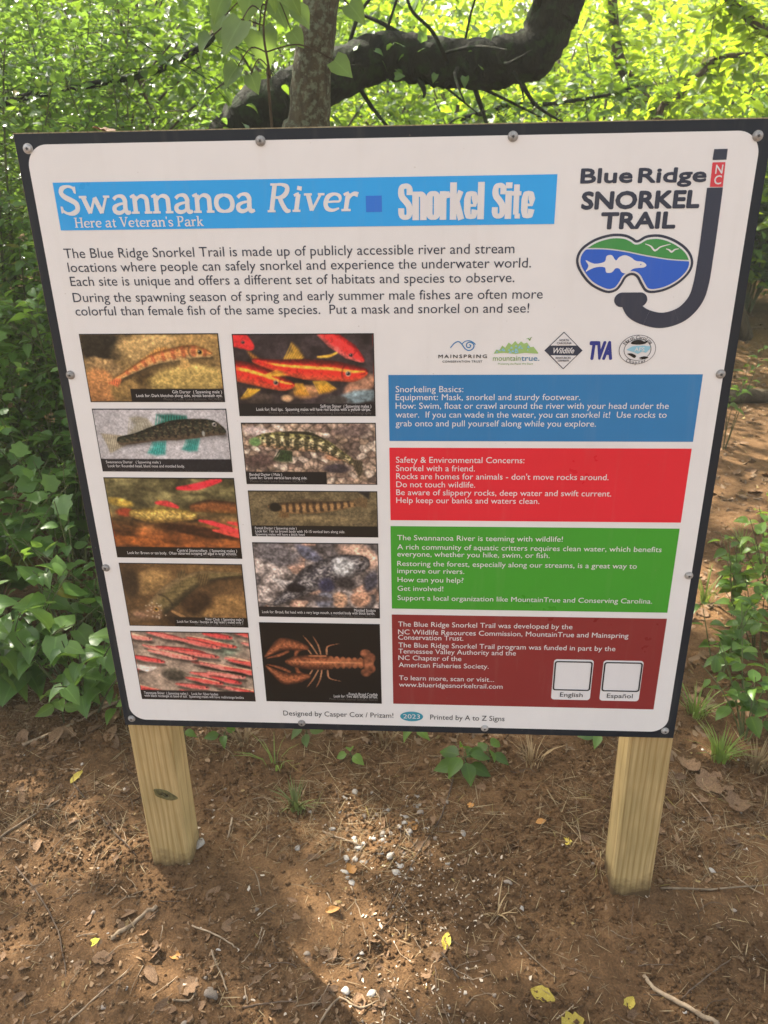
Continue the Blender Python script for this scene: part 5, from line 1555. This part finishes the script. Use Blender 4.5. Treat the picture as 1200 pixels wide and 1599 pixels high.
# young tree with large pale leaves in front of the slender trunk
YT = empty('large_leaf_sapling', V3(-.38, 1.3)); tag(YT, 'sapling with large pale hanging leaves in front of the slender trunk', 'sapling')
o_ = np.array(YT.location)
mb = MB()
s1 = spline([V3(-.38, 1.3), on_y(425, 200, 1.3), on_y(422, 120, 1.3), on_y(412, 40, 1.28), on_y(430, -60, 1.3), on_y(450, -160, 1.3)], 6)
mb.tube(s1 - o_, np.linspace(.005, .0022, len(s1)), 6)
LP = [(405, 70, 62, .2), (378, 52, 58, -.5), (352, 40, 45, -.3), (428, 18, 46, .4), (446, -14, 52, .3), (462, 26, 36, .6), (522, 108, 40, .9), (372, 118, 42, -.6), (350, 10, 42, -.4), (428, -20, 50, 0), (395, 0, 50, -.2), (330, 70, 36, -.7), (455, 60, 34, .6), (545, 20, 38, .7), (392, 128, 34, .3)]
pos, dd, nn, ll = [], [], [], []
lr = np.random.default_rng(64)
for px, py, sz, sd in LP:
    y = 1.25 + lr.uniform(-.12, .15)
    q = on_y(px, py - sz * .35, y)
    pos.append(q - o_); dd.append(np.array([sd, -.25, -.75])); nn.append(np.array([lr.uniform(-.4, .4), -.8, .7])); ll.append(sz * .86 / FPX * 2.75)
    j = s1[np.argmin(np.linalg.norm(s1 - q - np.array([0, 0, .05]), axis=1))]
    mb.tube(spline([j, (j + q) / 2 + UP * .03, q], 4) - o_, [.0022] * 9, 4)
mb.build('stem', M['bark_brown'], YT, True)
link_mesh('leaves', leaf_mesh('leaves', pos, dd, nn, ll, .82, 'heart', lr), M['leaf_pale'], YT)

# thin arching branches, left of the trunk and right
def arch(name, label, pts, r0, r1, leaf, seed, mat='bark_brown', lmat='leaf_mid', dens=40):
    root = empty(name, pts[0]); tag(root, label, 'sapling')
    o_ = np.array(root.location); q = spline(pts, 7)
    mb = MB(); mb.tube(q - o_, np.linspace(r0, r1, len(q)), 7, .1, seed)
    rg = np.random.default_rng(seed)
    k = rg.integers(len(q) // 4, len(q), dens)
    d = rg.normal(0, 1, (dens, 3)) * np.array([1, 1, .5]); L = rg.uniform(.2, .45, dens)
    for a, b, l_ in zip(q[k] - o_, norm(d), L):
        mb.tube([a, a + b * l_ * .5, a + b * l_ - UP * .2 * l_], [.003, .002, .001], 3, cap=False)
    mb.build('trunk', M[mat], root, True)
    p, ld, ln = spray(rg, q[k] - o_, d, L, leaf, .06)
    link_mesh('leaves', leaf_mesh('leaves', p, ld, ln, leaf * rg.uniform(.6, 1.15, len(p)), .58, 'hi', rg), M[lmat], root)
arch('arching_sapling', 'thin dark sapling arching across the foliage above the left of the sign', [V3(-3.0, 2.9), on_y(-120, 230, 2.9), on_y(0, 163, 2.9), on_y(130, 135, 2.9), on_y(240, 112, 2.85), on_y(300, 82, 2.8), on_y(335, 55, 2.8), on_y(360, -30, 2.8)], .020, .012, .075, 71, 'bark_dark', 'leaf_mid', 34)
arch('upright_sapling', 'very thin upright sapling with bare stem above the left of the sign', [V3(-.95, 3.1), on_y(265, 300, 3.1), on_y(240, 190, 3.1), on_y(205, 90, 3.1), on_y(182, 0, 3.1), on_y(170, -120, 3.1)], .011, .005, .06, 72, 'bark_brown', 'leaf_mid', 22)
arch('leaning_tree', 'thin brown tree leaning left among the sunny leaves on the right', [V3(2.9, 6.2), on_y(1075, 250, 6.2), on_y(1025, 178, 6.2), on_y(985, 130, 6.2), on_y(962, 70, 6.2), on_y(955, -40, 6.2)], .075, .035, .12, 73, 'bark_brown', 'leaf_sun_tone', 60)
arch('forked_sapling', 'dark thin sapling slanting up to the right behind the sign logo', [V3(1.2, 5.4), on_y(1020, 200, 5.4), on_y(1050, 160, 5.4), on_y(1105, 105, 5.4), on_y(1130, 88, 5.4), on_y(1240, 84, 5.4)], .03, .015, .11, 74, 'bark_brown', 'leaf_sun_tone', 50)
arch('slanting_sapling', 'brown sapling slanting down into the top right corner', [V3(3.2, 4.4), on_y(1330, 150, 4.4), on_y(1215, 62, 4.4), on_y(1165, 25, 4.4), on_y(1110, -30, 4.4)], .035, .02, .10, 75, 'bark_brown', 'leaf_sun_tone', 60)
arch('low_sapling', 'slim dark sapling spreading low above the middle of the sign', [V3(.7, 4.4), on_y(690, 250, 4.4), on_y(770, 172, 4.4), on_y(860, 162, 4.4), on_y(940, 150, 4.4), on_y(985, 138, 4.4)], .02, .007, .09, 76, 'bark_dark', 'leaf_mid', 44)

# background trees: a few kinds built once, each tree a copy with its own place, turn and size
def proto_tree(seed, mat, leafn, height, rad, leaf, trunk_r, name):
    rg = np.random.default_rng(seed)
    root = empty(name)
    mb = MB()
    ht = height * .8
    t = np.linspace(0, 1, 8)
    tr = np.stack([.12 * np.sin(t * 3 + seed) * t, .12 * np.cos(t * 2 + seed) * t, t * ht - .1], 1)
    mb.tube(tr, np.linspace(trunk_r, trunk_r * .3, 8), 9, .15, seed)
    p, d, n, cc = crown_leaves(rg, (0, 0, height * .56), rad, 46, leafn // 9, leaf, leaf * .75, (.3, .65), .25)
    for c in cc[::2]:
        j = tr[np.clip(int((c[2] / height) * 6), 1, 7)]
        mb.tube(spline([j, (j + c) / 2 + UP * .12, c], 4), np.linspace(trunk_r * .3, .006, 9), 5)
    mb.build('trunk', M['bark_brown'], root, True)
    link_mesh('crown', leaf_mesh('crown', p, d, n, leaf * rg.uniform(.55, 1.2, len(p)), .62, 'lo', rg), M[mat], root)
    return root
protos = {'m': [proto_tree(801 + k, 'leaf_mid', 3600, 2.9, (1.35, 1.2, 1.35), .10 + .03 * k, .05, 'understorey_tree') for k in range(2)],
          's': [proto_tree(811 + k, 'leaf_sun_tone', 3300, 2.9, (1.4, 1.25, 1.35), .11 + .025 * k, .045, 'sunlit_tree') for k in range(3)]}
used = set()
BGT = []
for k, (x, y, s, t) in enumerate([
        (-3.6, 5.0, 1.0, 'm'), (-2.4, 5.3, .95, 'm'), (-1.0, 5.6, .9, 'm'), (.4, 6.4, .85, 'm'), (1.5, 6.9, .85, 's'), (3.6, 7.4, .95, 's'), (2.7, 8.3, .95, 's'), (4.5, 6.0, 1.1, 's'),
        (-4.6, 7.6, 1.15, 'm'), (-3.0, 8.0, 1.1, 'm'), (-1.4, 8.6, 1.05, 'm'), (.2, 9.2, 1.05, 's'), (1.6, 10.0, 1.1, 's'), (3.9, 10.4, 1.15, 's'), (5.3, 9.4, 1.2, 's'),
        (-6.6, 11.6, 1.5, 'm'), (-4.6, 12.2, 1.45, 'm'), (-2.6, 12.6, 1.4, 'm'), (-.6, 13.2, 1.35, 's'), (1.6, 13.6, 1.4, 's'), (3.6, 14.0, 1.45, 's'), (5.6, 13.4, 1.5, 's'), (7.4, 12.6, 1.5, 's'),
        (-9.0, 17.0, 2.0, 'm'), (-6.2, 17.6, 2.0, 'm'), (-3.4, 18.0, 1.9, 'm'), (-.6, 18.5, 1.9, 's'), (2.2, 18.8, 1.9, 's'), (5.0, 18.4, 2.0, 's'), (7.8, 17.8, 2.0, 's')]):
    lst = protos[t]; pr = lst[k % len(lst)]
    o = copy_tree(pr) if pr.name in used else pr
    used.add(pr.name)
    o.location = tuple(V3(x, y)); o.rotation_euler = (0, 0, k * 1.9); o.scale = (s, s, s * (.92 + .16 * ((k * 7) % 5) / 4))
    tag(o, 'mid green leafy tree in the woods behind the sign' if t == 'm' else 'bright sunlit yellow green tree in the woods behind the sign', 'tree', 'shaded trees behind the sign' if t == 'm' else 'sunlit trees behind the sign')

# far woods that read as one mass
lr = np.random.default_rng(90)
nf = 26000
x = lr.uniform(-34, 34, nf); z = lr.uniform(-.3, 9.5, nf) * (0.8 + .2 * np.sin(x * .5)); y = 27 + lr.normal(0, 1.6, nf) + z * .25
fw = leaf_mesh('far_woods', np.stack([x, y, z], 1), lr.normal(0, 1, (nf, 3)), UP * .6 + lr.normal(0, .6, (nf, 3)), lr.uniform(.18, .42, nf), .65, 'lo', lr)
tag(link_mesh('far_woods', fw, M['leaf_sun_tone']), 'distant sunlit woodland closing the view', 'woods', kind='stuff')

# ------------------------------------------------------------------ unseen canopy added overhead, its leaves set along sun rays to shape the shade
lr = np.random.default_rng(91)
n1, n2 = 7500, 5000
gx = np.concatenate([lr.uniform(-1.7, 2.0, n1), lr.uniform(-2.0, 4.5, n2)]); gy = np.concatenate([lr.uniform(-.8, 1.2, n1), lr.uniform(1.0, 8.0, n2)])
k = lr.random(len(gx)) < (1 - lit(gx, gy)) ** 3
gx, gy = gx[k], gy[k]
hh = lr.uniform(4.3, 6.2, len(gx))
pos = np.stack([gx, gy, ground_z(gx, gy)], 1) - SUND * (hh / -SUND[2])[:, None]
OT = empty('unseen_shade_tree', V3(-5.2, 4.6)); tag(OT, 'unseen tall tree added left behind the sign, its canopy shaped to shade the clearing', 'tree')
o_ = np.array(OT.location)
mb = MB(); tp = spline([V3(-5.2, 4.6) - UP * .1, V3(-5.1, 4.7, 2), V3(-4.7, 4.8, 4.2), V3(-4.2, 4.7, 5.6)], 6) - o_
mb.tube(tp, np.linspace(.22, .12, len(tp)), 14, .1, 9)
for q in pos[::160]:
    a = tp[lr.integers(8, len(tp))]
    mb.tube(spline([a, (a + q - o_) / 2 + UP * .35, q - o_], 5), np.linspace(.022, .004, 11), 5)
mb.build('trunk', M['bark_brown'], OT, True)
m_ = len(pos)
link_mesh('crown', leaf_mesh('crown', pos - o_, lr.normal(0, 1, (m_, 3)) * np.array([1, 1, .3]), UP + lr.normal(0, .35, (m_, 3)), lr.uniform(.07, .13, m_), .62, 'lo', lr), M['leaf_mid'], OT)

# ------------------------------------------------------------------ things lying on the ground
def free(p, pad=.03):
    return not (-.66 - pad < p[0] < -.50 + pad and -.02 < p[1] < .14) and not (.49 - pad < p[0] < .65 + pad and -.02 < p[1] < .14)

def dead_leaf_mesh(seed, L=1.0, wide=.55, lobes=0.0):
    rg = np.random.default_rng(seed)
    nu, nv = 9, 7; vs = []; c1, c2, tw = rg.uniform(-.9, 1.1), rg.uniform(.2, 1.2), rg.uniform(-.8, .8)
    for i in range(nu):
        t = i / (nu - 1)
        w_ = wide * (math.sin(math.pi * min(1, t ** .8 * .96 + .02)) ** .75) * (1 + lobes * math.sin(t * 19 + seed)) 
        for j in range(nv):
            s = (j / (nv - 1) - .5) * 2
            x = (t - .5); y = s * w_ * .5 * (1 + .06 * rg.normal())
            z = c1 * .35 * (x * x) + c2 * .6 * y * y * 2 + tw * x * y + .02 * rg.normal()
            vs.append((x, y, z))
    zm = min(v[2] for v in vs)
    vs = [(x * L, y * L, (z - zm) * L) for x, y, z in vs]
    me = bpy.data.meshes.new('dead_leaf')
    me.from_pydata(vs, [], [(i * nv + j, (i + 1) * nv + j, (i + 1) * nv + j + 1, i * nv + j + 1) for i in range(nu - 1) for j in range(nv - 1)])
    me.polygons.foreach_set('use_smooth', [True] * len(me.polygons)); me.update()
    return me

def scatter_px(rg, n, boxes):
    out = []
    wts = np.array([b[4] for b in boxes], float); wts /= wts.sum()
    while len(out) < n:
        b = boxes[rg.choice(len(boxes), p=wts)]
        p = on_ground(rg.uniform(b[0], b[2]), rg.uniform(b[1], b[3]))
        if free(p):
            out.append(p)
    return out
NEAR = [(0, 1170, 1200, 1599, 5), (0, 1150, 220, 1400, 1), (1040, 1160, 1200, 1330, .9), (520, 1240, 700, 1360, .8), (0, 1380, 480, 1599, 1.2), (430, 1480, 760, 1599, .8)]
rg = np.random.default_rng(12)
variants = [dead_leaf_mesh(s, 1, w_, lo) for s, w_, lo in ((1, .5, 0), (2, .6, .1), (3, .42, 0), (4, .7, .22), (5, .55, .12), (6, .8, .25), (7, .48, .05), (8, .62, 0))]
for v in variants:
    v.materials.append(M['dead'])
def put(name, me, p, size, rot, mat=None, tilt=(0, 0), dz=0.0):
    o = bpy.data.objects.new(name, me)
    COL.objects.link(o)
    o.location = (p[0], p[1], p[2] + dz); o.rotation_euler = (tilt[0], tilt[1], rot); o.scale = (size, size, size)
    if mat is not None:
        if not me.materials:
            me.materials.append(mat)
        o.material_slots[0].link = 'OBJECT'; o.material_slots[0].material = mat
    return o
for k, p in enumerate(scatter_px(rg, 230, NEAR)):
    s = rg.uniform(.012, .036) if k % 4 else rg.uniform(.032, .055)
    o = put('dead_leaf', variants[k % 8], p, s, rg.uniform(0, 6.28), None, (rg.normal(0, .25), rg.normal(0, .25)), -.001)
    tag(o, 'small curled brown dead leaf lying on the bare soil', 'dead leaf', 'brown dead leaves on the soil')
for k, p in enumerate(scatter_px(rg, 60, [(1060, 640, 1200, 900, 1), (1050, 900, 1200, 1130, .5), (0, 1080, 190, 1170, .5)])):
    o = put('dead_leaf', variants[k % 8], p, rg.uniform(.04, .08), rg.uniform(0, 6.28), None, (rg.normal(0, .25), rg.normal(0, .25)), -.001)
    tag(o, 'brown dead leaf in the litter beyond the sign', 'dead leaf', 'dead leaves beyond the sign')
for a, b, s, r0, mt, v, lb, nm in [
        (147, 1474, .040, .4, 'limegreen', 1, 'bright yellow green leaf lying at the lower left of the soil', 'yellow_leaf'),
        (275, 1493, .034, -.4, 'orange', 4, 'orange leaf lying on the soil right of the yellow green one', 'orange_leaf'),
        (697, 1470, .044, 1.4, 'yellow', 0, 'curled yellow leaf standing on the soil at bottom centre', 'yellow_leaf'),
        (848, 1554, .056, -.5, 'yellow', 1, 'largest yellow leaf, lying near the bottom right of centre', 'yellow_leaf'),
        (983, 1567, .036, .9, 'yellow', 7, 'small yellow leaf left of the thick stick at lower right', 'yellow_leaf'),
        (885, 1315, .030, 0, 'yellow', 5, 'pale yellow leaf scrap on the soil left of the right post', 'yellow_leaf'),
        (120, 1214, .048, 1.2, 'yellow', 2, 'long yellow leaf left of the left post', 'yellow_leaf'),
        (548, 1357, .034, 2.2, 'orange', 3, 'orange leaf just below the pale pebbles', 'orange_leaf'),
        (520, 1421, .036, .2, 'orange', 0, 'rusty orange leaf below the pebbles, left of centre', 'orange_leaf'),
        (845, 1283, .030, .3, 'orange', 1, 'orange leaf scrap on dark soil left of the right post', 'orange_leaf'),
        (735, 1258, .022, .3, 'orange', 3, 'small orange leaf scrap below the pointed seedling', 'orange_leaf'),
        (645, 1290, .034, .8, 'orange', 5, 'tan orange leaf curled against the pale pebbles', 'orange_leaf'),
        (895, 1598, .05, .3, 'yellow', 5, 'yellow leaf cut by the bottom edge of the picture', 'yellow_leaf')]:
    tag(put(nm, variants[v], on_ground(a, b), s, r0, M[mt], (.15, -.1)), lb, 'leaf')
for a, b, s, r0, v, lb in [
        (1112, 1225, .105, .3, 5, 'large brown dead leaf right of the right post'), (1150, 1255, .085, 1.6, 3, 'second large brown leaf below the one right of the post'),
        (1075, 1195, .075, 2.2, 3, 'torn brown leaf at the foot of the grass right of the post'), (295, 1540, .05, 1, 5, 'broad tan dead leaf at lower left below the orange one'),
        (160, 1497, .045, .2, 3, 'brown leaf lying under the yellow green leaf'), (250, 1462, .0, 0, 0, '')]:
    if s:
        tag(put('dead_leaf', variants[v], on_ground(a, b), s, r0, None, (.1, .1)), lb, 'dead leaf')
q = on_y(163, 207, .008)
tag(put('dead_leaf', variants[3], (q[0], q[1], WB + .001), .036, .3, None, (.15, .2), .0), 'small brown dead leaf resting on the top edge of the sign board', 'dead leaf')

def twig_obj(pts, r0, r1, mat, label, seed, name='twig', group=None, forks=()):
    pts = np.asarray(pts, float); o0 = pts[0].copy()
    rg2 = np.random.default_rng(seed)
    q = spline(pts, 5) - o0
    q += rg2.normal(0, 1, q.shape) * np.array([1, 1, .3]) * max(r0 * .35, .0008)
    mb = MB(); mb.tube(q, np.linspace(r0, r1, len(q)), 6, .25, seed)
    for f in forks:
        f = np.asarray(f, float) - o0
        mb.tube(f, np.linspace(r1 * 1.2, r1 * .5, len(f)), 5, .2, seed)
    o = mb.build(name, M[mat], None, True); o.location = tuple(o0)
    tag(o, label, 'stick' if name == 'stick' else 'twig', group)
    return o
def gp(pts, dz=.004):
    return [on_ground(*p) + np.array([0, 0, dz]) for p in pts]
for k, (pts, r0, r1, mt, nm, lb) in enumerate([
        ([(175, 1466), (208, 1444), (243, 1417)], .0058, .0050, 'twig', 'stick', 'short thick pale stick on the soil below the left post'),
        ([(1005, 1525), (1022, 1545), (1060, 1566), (1120, 1602)], .0048, .0055, 'twig', 'stick', 'thick knobbly stick in the lower right corner'),
        ([(1032, 1388), (1110, 1390), (1210, 1382)], .0030, .0018, 'twig', 'twig', 'straight pale twig right of the foot of the right post'),
        ([(1150, 1370), (1175, 1390), (1215, 1408)], .0022, .0015, 'twig', 'twig', 'thin twig crossing the straight one at the right frame edge'),
        ([(708, 1212), (690, 1275), (655, 1330), (600, 1430)], .0026, .0012, 'twig_dark', 'twig', 'long dark twig running down from the pointed seedling past the pebbles'),
        ([(36, 1164), (110, 1135), (150, 1112), (192, 1094)], .0045, .0038, 'twig', 'stick', 'long pale stick in front of the left bank'),
        ([(-5, 1314), (40, 1283), (95, 1250)], .0032, .0022, 'twig', 'twig', 'pale twig at the left frame edge'),
        ([(115, 1224), (160, 1280), (215, 1338)], .0022, .0014, 'twig_dark', 'twig', 'dark red brown twig left of the left post'),
        ([(25, 1355), (70, 1412), (95, 1470), (108, 1560)], .0022, .0013, 'twig_dark', 'twig', 'long forked dark twig down the left of the soil'),
        ([(108, 1598), (155, 1555), (203, 1515)], .0022, .0016, 'twig', 'twig', 'straight twig at the bottom left'),
        ([(330, 1485), (345, 1520), (355, 1548)], .0024, .0018, 'twig', 'twig', 'pale twig lying in the post shadow'),
        ([(300, 1447), (345, 1465), (370, 1482)], .0022, .0016, 'twig', 'twig', 'pale twig across the upper post shadow'),
        ([(270, 1563), (300, 1562), (308, 1530)], .0024, .0018, 'twig', 'twig', 'bent twig near the grey stone at the bottom'),
        ([(785, 1432), (820, 1485), (870, 1530)], .0018, .0010, 'twig', 'twig', 'thin curved twig above the largest yellow leaf'),
        ([(410, 1450), (400, 1480), (378, 1505)], .0018, .0010, 'twig', 'twig', 'thin bent twig on the right side of the post shadow'),
        ([(505, 1300), (535, 1312), (565, 1322)], .0026, .0018, 'twig', 'twig', 'whitish twig beside the pale pebbles'),
        ([(548, 1385), (560, 1420), (575, 1475)], .0018, .0010, 'twig', 'twig', 'thin pale twig hanging down below the pebbles'),
        ([(363, 1278), (360, 1296), (356, 1310)], .0028, .0022, 'twig', 'twig', 'short whitish twig right of the left post'),
        ([(855, 1235), (872, 1262), (888, 1290)], .0020, .0012, 'straw', 'twig', 'thin straw stalk on the soil left of the right post'),
        ([(550, 1500), (600, 1450), (640, 1400)], .0016, .0010, 'twig_dark', 'twig', 'thin dark twig at bottom centre'),
        ([(1080, 1240), (1105, 1270), (1115, 1290)], .0018, .0010, 'twig', 'twig', 'thin pale twig right of the right post above the pebble'),
        ([(500, 1598), (530, 1560), (560, 1575), (600, 1560)], .0026, .0016, 'twig', 'twig', 'kinked pale twig in the bright patch at the bottom'),
        ([(380, 1575), (440, 1566), (500, 1568)], .0020, .0014, 'twig_dark', 'twig', 'dark twig lying flat at the bottom of the post shadow'),
        ([(1065, 1560), (1100, 1530), (1140, 1500)], .0020, .0012, 'twig_dark', 'twig', 'dark twig above the thick stick at lower right'),
        ([(690, 1490), (705, 1510), (716, 1530)], .0030, .0024, 'twig_dark', 'twig', 'brown stalk beneath the curled yellow leaf')]):
    twig_obj(gp(pts), r0, r1, mt, lb, 600 + k, nm)
for k, p in enumerate(scatter_px(rg, 200, NEAR)):
    L = rg.uniform(.02, .085); an = rg.uniform(0, 6.28); d = np.array([math.cos(an), math.sin(an), 0]) * L
    a = p - d / 2; b = p + d / 2
    pts = [V3(*a[:2], .003), V3(*((a + b) / 2)[:2], .005) + rg.normal(0, .06, 3) * L * np.array([1, 1, 0]), V3(*b[:2], .003)]
    twig_obj(pts, rg.uniform(.0008, .0016), .0007, 'twig' if k % 3 else 'twig_dark', 'short thin twig lying on the bare soil', 700 + k, 'twig', 'small twigs on the soil')
a, b = on_ground(1015, 634), on_ground(1285, 622)
twig_obj([a + UP * .03, (a + b) / 2 + UP * .04, b + UP * .03], .045, .055, 'twig', 'grey fallen log across the path right of the sign', 790, 'fallen_log')
bpy.data.objects['fallen_log']['category'] = 'log'
bpy.data.objects['fallen_log'].data.materials.clear(); bpy.data.objects['fallen_log'].data.materials.append(M['bark_brown'])

def pebble_mesh(seed, flat=.45):
    bm_ = bmesh.new(); bmesh.ops.create_icosphere(bm_, subdivisions=2, radius=.5)
    rg2 = np.random.default_rng(seed)
    sx = rg2.uniform(1.0, 1.6)
    A = rg2.normal(0, 1, (7, 3)); A /= np.linalg.norm(A, axis=1)[:, None]; ct = rg2.uniform(.2, .38, 7)
    for v in bm_.verts:
        c = np.array(v.co)
        for a, t in zip(A, ct):
            e = c @ a - t
            if e > 0:
                c = c - a * e * .97
        c[0] *= sx; c[2] *= flat
        v.co = Vector(c)
    me = bpy.data.meshes.new('pebble'); bm_.to_mesh(me); bm_.free()
    me.polygons.foreach_set('use_smooth', [True] * len(me.polygons)); me.update()
    return me
pm = [pebble_mesh(s) for s in range(20, 26)]; sm_ = [pebble_mesh(s, .7) for s in range(30, 34)]
for m_ in pm: m_.materials.append(M['pebble'])
for m_ in sm_: m_.materials.append(M['stone'])
for k in range(64):
    p = on_ground(rg.normal(600, 48), rg.normal(1305, 40))
    tag(put('pebble', (pm + sm_)[k % (10 if k % 3 == 0 else 6)], p, rg.uniform(.007, .024), rg.uniform(0, 6.28), None, (rg.normal(0, .2), 0), .000), 'pale pebble in the small heap below the middle of the sign', 'pebble', 'pale pebbles below the sign')
for k, p in enumerate(scatter_px(rg, 70, NEAR)):
    tag(put('pebble', (pm + sm_)[k % 10], p, rg.uniform(.004, .013), rg.uniform(0, 6.28), None, (0, 0), .0), 'small pebble lying in the bare soil', 'pebble', 'small pebbles on the soil')
for a, b, s, me_, lb in [
        (331, 1554, .034, sm_[0], 'grey brown stone on the soil at bottom left of centre'), (312, 1318, .030, pm[1], 'pale stone against the right side of the left post'),
        (1112, 1361, .018, pm[2], 'white pebble on dark soil right of the right post'), (612, 1337, .026, pm[3], 'largest white pebble at the bottom of the heap'),
        (657, 1270, .022, sm_[1], 'round grey pebble at the top right of the heap'), (793, 1378, .026, sm_[2], 'tan stone on the soil left of the right post'),
        (700, 1350, .016, pm[4], 'white pebble right of the heap'), (748, 1336, .014, pm[0], 'small white pebble right of the heap near the middle'),
        (540, 1548, .022, pm[5], 'pale stone in the bright patch at the bottom'), (580, 1552, .020, pm[1], 'second pale stone in the bright patch at the bottom'),
        (925, 1350, .012, sm_[3], 'small grey stone by the foot of the right post'), (815, 1420, .014, pm[2], 'white scrap of stone below the tan one'), (480, 1490, .014, sm_[1], 'greenish stone beside the post shadow')]:
    tag(put('stone', me_, on_ground(a, b), s, a * .7, None, (.1, .1), .002), lb, 'stone')

# pale chips of wood and stone strewn round the heap and in the sunlit patch
# uncountable litter: crumbs of soil, shreds of leaf, dry grass
lr = np.random.default_rng(95)
def rand_ground(n, x0, x1, y0, y1, dens=None):
    x = lr.uniform(x0, x1, n); y = lr.uniform(y0, y1, n)
    if dens is not None:
        k = lr.random(n) < dens(x, y); x, y = x[k], y[k]
    return x, y, ground_z(x, y)
def clumped(sc, seed, lo=.35, hi=.65):
    return lambda x, y: sstep(lo, hi, fbm(x * sc, y * sc, seed, 3)) * .9 + .1
def raw_mesh(name, V, F):
    me = bpy.data.meshes.new(name); m = F.shape[1]
    me.vertices.add(len(V)); me.vertices.foreach_set('co', V.astype(np.float32).ravel())
    me.loops.add(F.size); me.loops.foreach_set('vertex_index', F.astype(np.int32).ravel())
    me.polygons.add(len(F)); me.polygons.foreach_set('loop_start', (np.arange(len(F)) * m).astype(np.int32))
    me.update(calc_edges=True)
    return me
x, y, z = rand_ground(80000, -1.3, 1.5, -.5, 1.0, clumped(6, 70))
n = len(x); s = .0012 + .0068 * lr.random(n) ** 3.6
octv = np.array([(1, 0, 0), (0, 1, 0), (-1, 0, 0), (0, -1, 0), (0, 0, .8), (0, 0, -.8)], float)
octf = np.array([(0, 1, 4), (1, 2, 4), (2, 3, 4), (3, 0, 4), (1, 0, 5), (2, 1, 5), (3, 2, 5), (0, 3, 5)])
V = np.stack([x, y, z + s * .3], 1)[:, None] + octv[None] * s[:, None, None] * lr.uniform(.6, 1.4, (n, 6, 1))
me = raw_mesh('soil_crumbs', V.reshape(-1, 3), (octf[None] + (np.arange(n) * 6)[:, None, None]).reshape(-1, 3))
tag(link_mesh('soil_crumbs', me, M['soil']), 'loose crumbs of soil', 'soil', kind='stuff')

def shreds(name, label, n, box, smin, smax, mat, dens, wid=.5, flat=.35):
    x, y, z = rand_ground(n, *box, dens)
    n = len(x); p = np.stack([x, y, z + .002], 1)
    sz = smin + (smax - smin) * lr.random(n) ** 2
    if wid < .2:
        me = leaf_mesh(name, p, lr.normal(0, 1, (n, 3)) * np.array([1, 1, .25]), UP + lr.normal(0, flat, (n, 3)), sz, wid, 'lo', lr)
    else:
        me = shard_mesh(name, p, sz * .55, flat)
    tag(link_mesh(name, me, mat), label, 'litter', kind='stuff')
def shard_mesh(name, p, size, flat):
    n = len(p); m = 6
    an = (np.arange(m)[None] + lr.uniform(-.35, .35, (n, m))) / m * 2 * math.pi
    rr = lr.uniform(.35, 1, (n, m)) * size[:, None]
    X = norm(lr.normal(0, 1, (n, 3)) * np.array([1, 1, .2])); Z = norm(UP + lr.normal(0, flat, (n, 3)))
    Y = norm(np.cross(Z, X)); Z = np.cross(X, Y); asp_ = lr.uniform(.15, .75, n)
    V = p[:, None] + X[:, None] * (rr * np.cos(an))[..., None] + Y[:, None] * (rr * np.sin(an) * asp_[:, None])[..., None] + Z[:, None] * (lr.normal(0, .18, (n, m)) * size[:, None])[..., None]
    f = (np.array([(0, 1, 2, 3), (0, 3, 4, 5)])[None] + (np.arange(n) * m)[:, None, None]).reshape(-1, 4)
    return raw_mesh(name, V.reshape(-1, 3), f)
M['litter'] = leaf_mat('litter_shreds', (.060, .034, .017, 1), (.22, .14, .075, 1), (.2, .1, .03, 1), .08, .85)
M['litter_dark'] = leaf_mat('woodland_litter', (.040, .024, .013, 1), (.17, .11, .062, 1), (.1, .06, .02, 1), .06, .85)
M['litter_straw'] = leaf_mat('litter_straw', (.20, .13, .065, 1), (.46, .35, .20, 1), (.3, .2, .08, 1), .15, .7)
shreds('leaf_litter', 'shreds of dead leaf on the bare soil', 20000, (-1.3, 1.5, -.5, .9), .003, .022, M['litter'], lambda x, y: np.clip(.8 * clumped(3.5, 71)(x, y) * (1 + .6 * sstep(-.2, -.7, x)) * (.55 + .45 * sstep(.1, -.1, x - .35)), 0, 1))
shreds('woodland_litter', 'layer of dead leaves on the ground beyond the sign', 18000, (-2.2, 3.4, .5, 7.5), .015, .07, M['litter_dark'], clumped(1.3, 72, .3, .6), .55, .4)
shreds('dry_grass', 'matted dry grass and stalks on the soil', 17000, (-1.4, 1.6, .08, .9), .02, .09, M['litter_straw'], clumped(3, 73, .36, .6), .026, .3)
shreds('dry_grass', 'scattered dry stalks on the bare soil', 4200, (-1.2, 1.4, -.5, .3), .012, .05, M['litter_straw'], clumped(4, 74, .4, .62), .05, .25)

M['chips'] = leaf_mat('pale_chips', (.18, .13, .08, 1), (.52, .44, .34, 1), (.2, .15, .1, 1), .05, .8)
shreds('pale_chips', 'pale chips of wood and stone on the soil', 8500, (-.9, 1.0, -.5, .35), .003, .017, M['chips'],
       lambda x, y: np.maximum(np.exp(-((x - .09) / .17) ** 2 - ((y - .02) / .14) ** 2), np.maximum(.8 * np.exp(-((x - .07) / .2) ** 2 - ((y + .30) / .12) ** 2), .035)), .6, .4)

# added thin haze volume, lifts the dark tones like lens glare
hz = MB(); hz.box(-75, 75, -45, 95, -3.5, 13.5)
hm = bpy.data.materials.new('haze'); hm.use_nodes = True
hn = hm.node_tree; hn.nodes.clear()
ho = hn.nodes.new('ShaderNodeOutputMaterial'); hv = hn.nodes.new('ShaderNodeVolumePrincipled')
hv.inputs['Color'].default_value = (.95, .95, .84, 1); hv.inputs['Density'].default_value = .0038
hn.links.new(hv.outputs[0], ho.inputs['Volume'])
tag(hz.build('haze', hm), 'thin added haze veiling the woods like lens glare', 'haze', kind='stuff')
SC.cycles.volume_bounces = 0
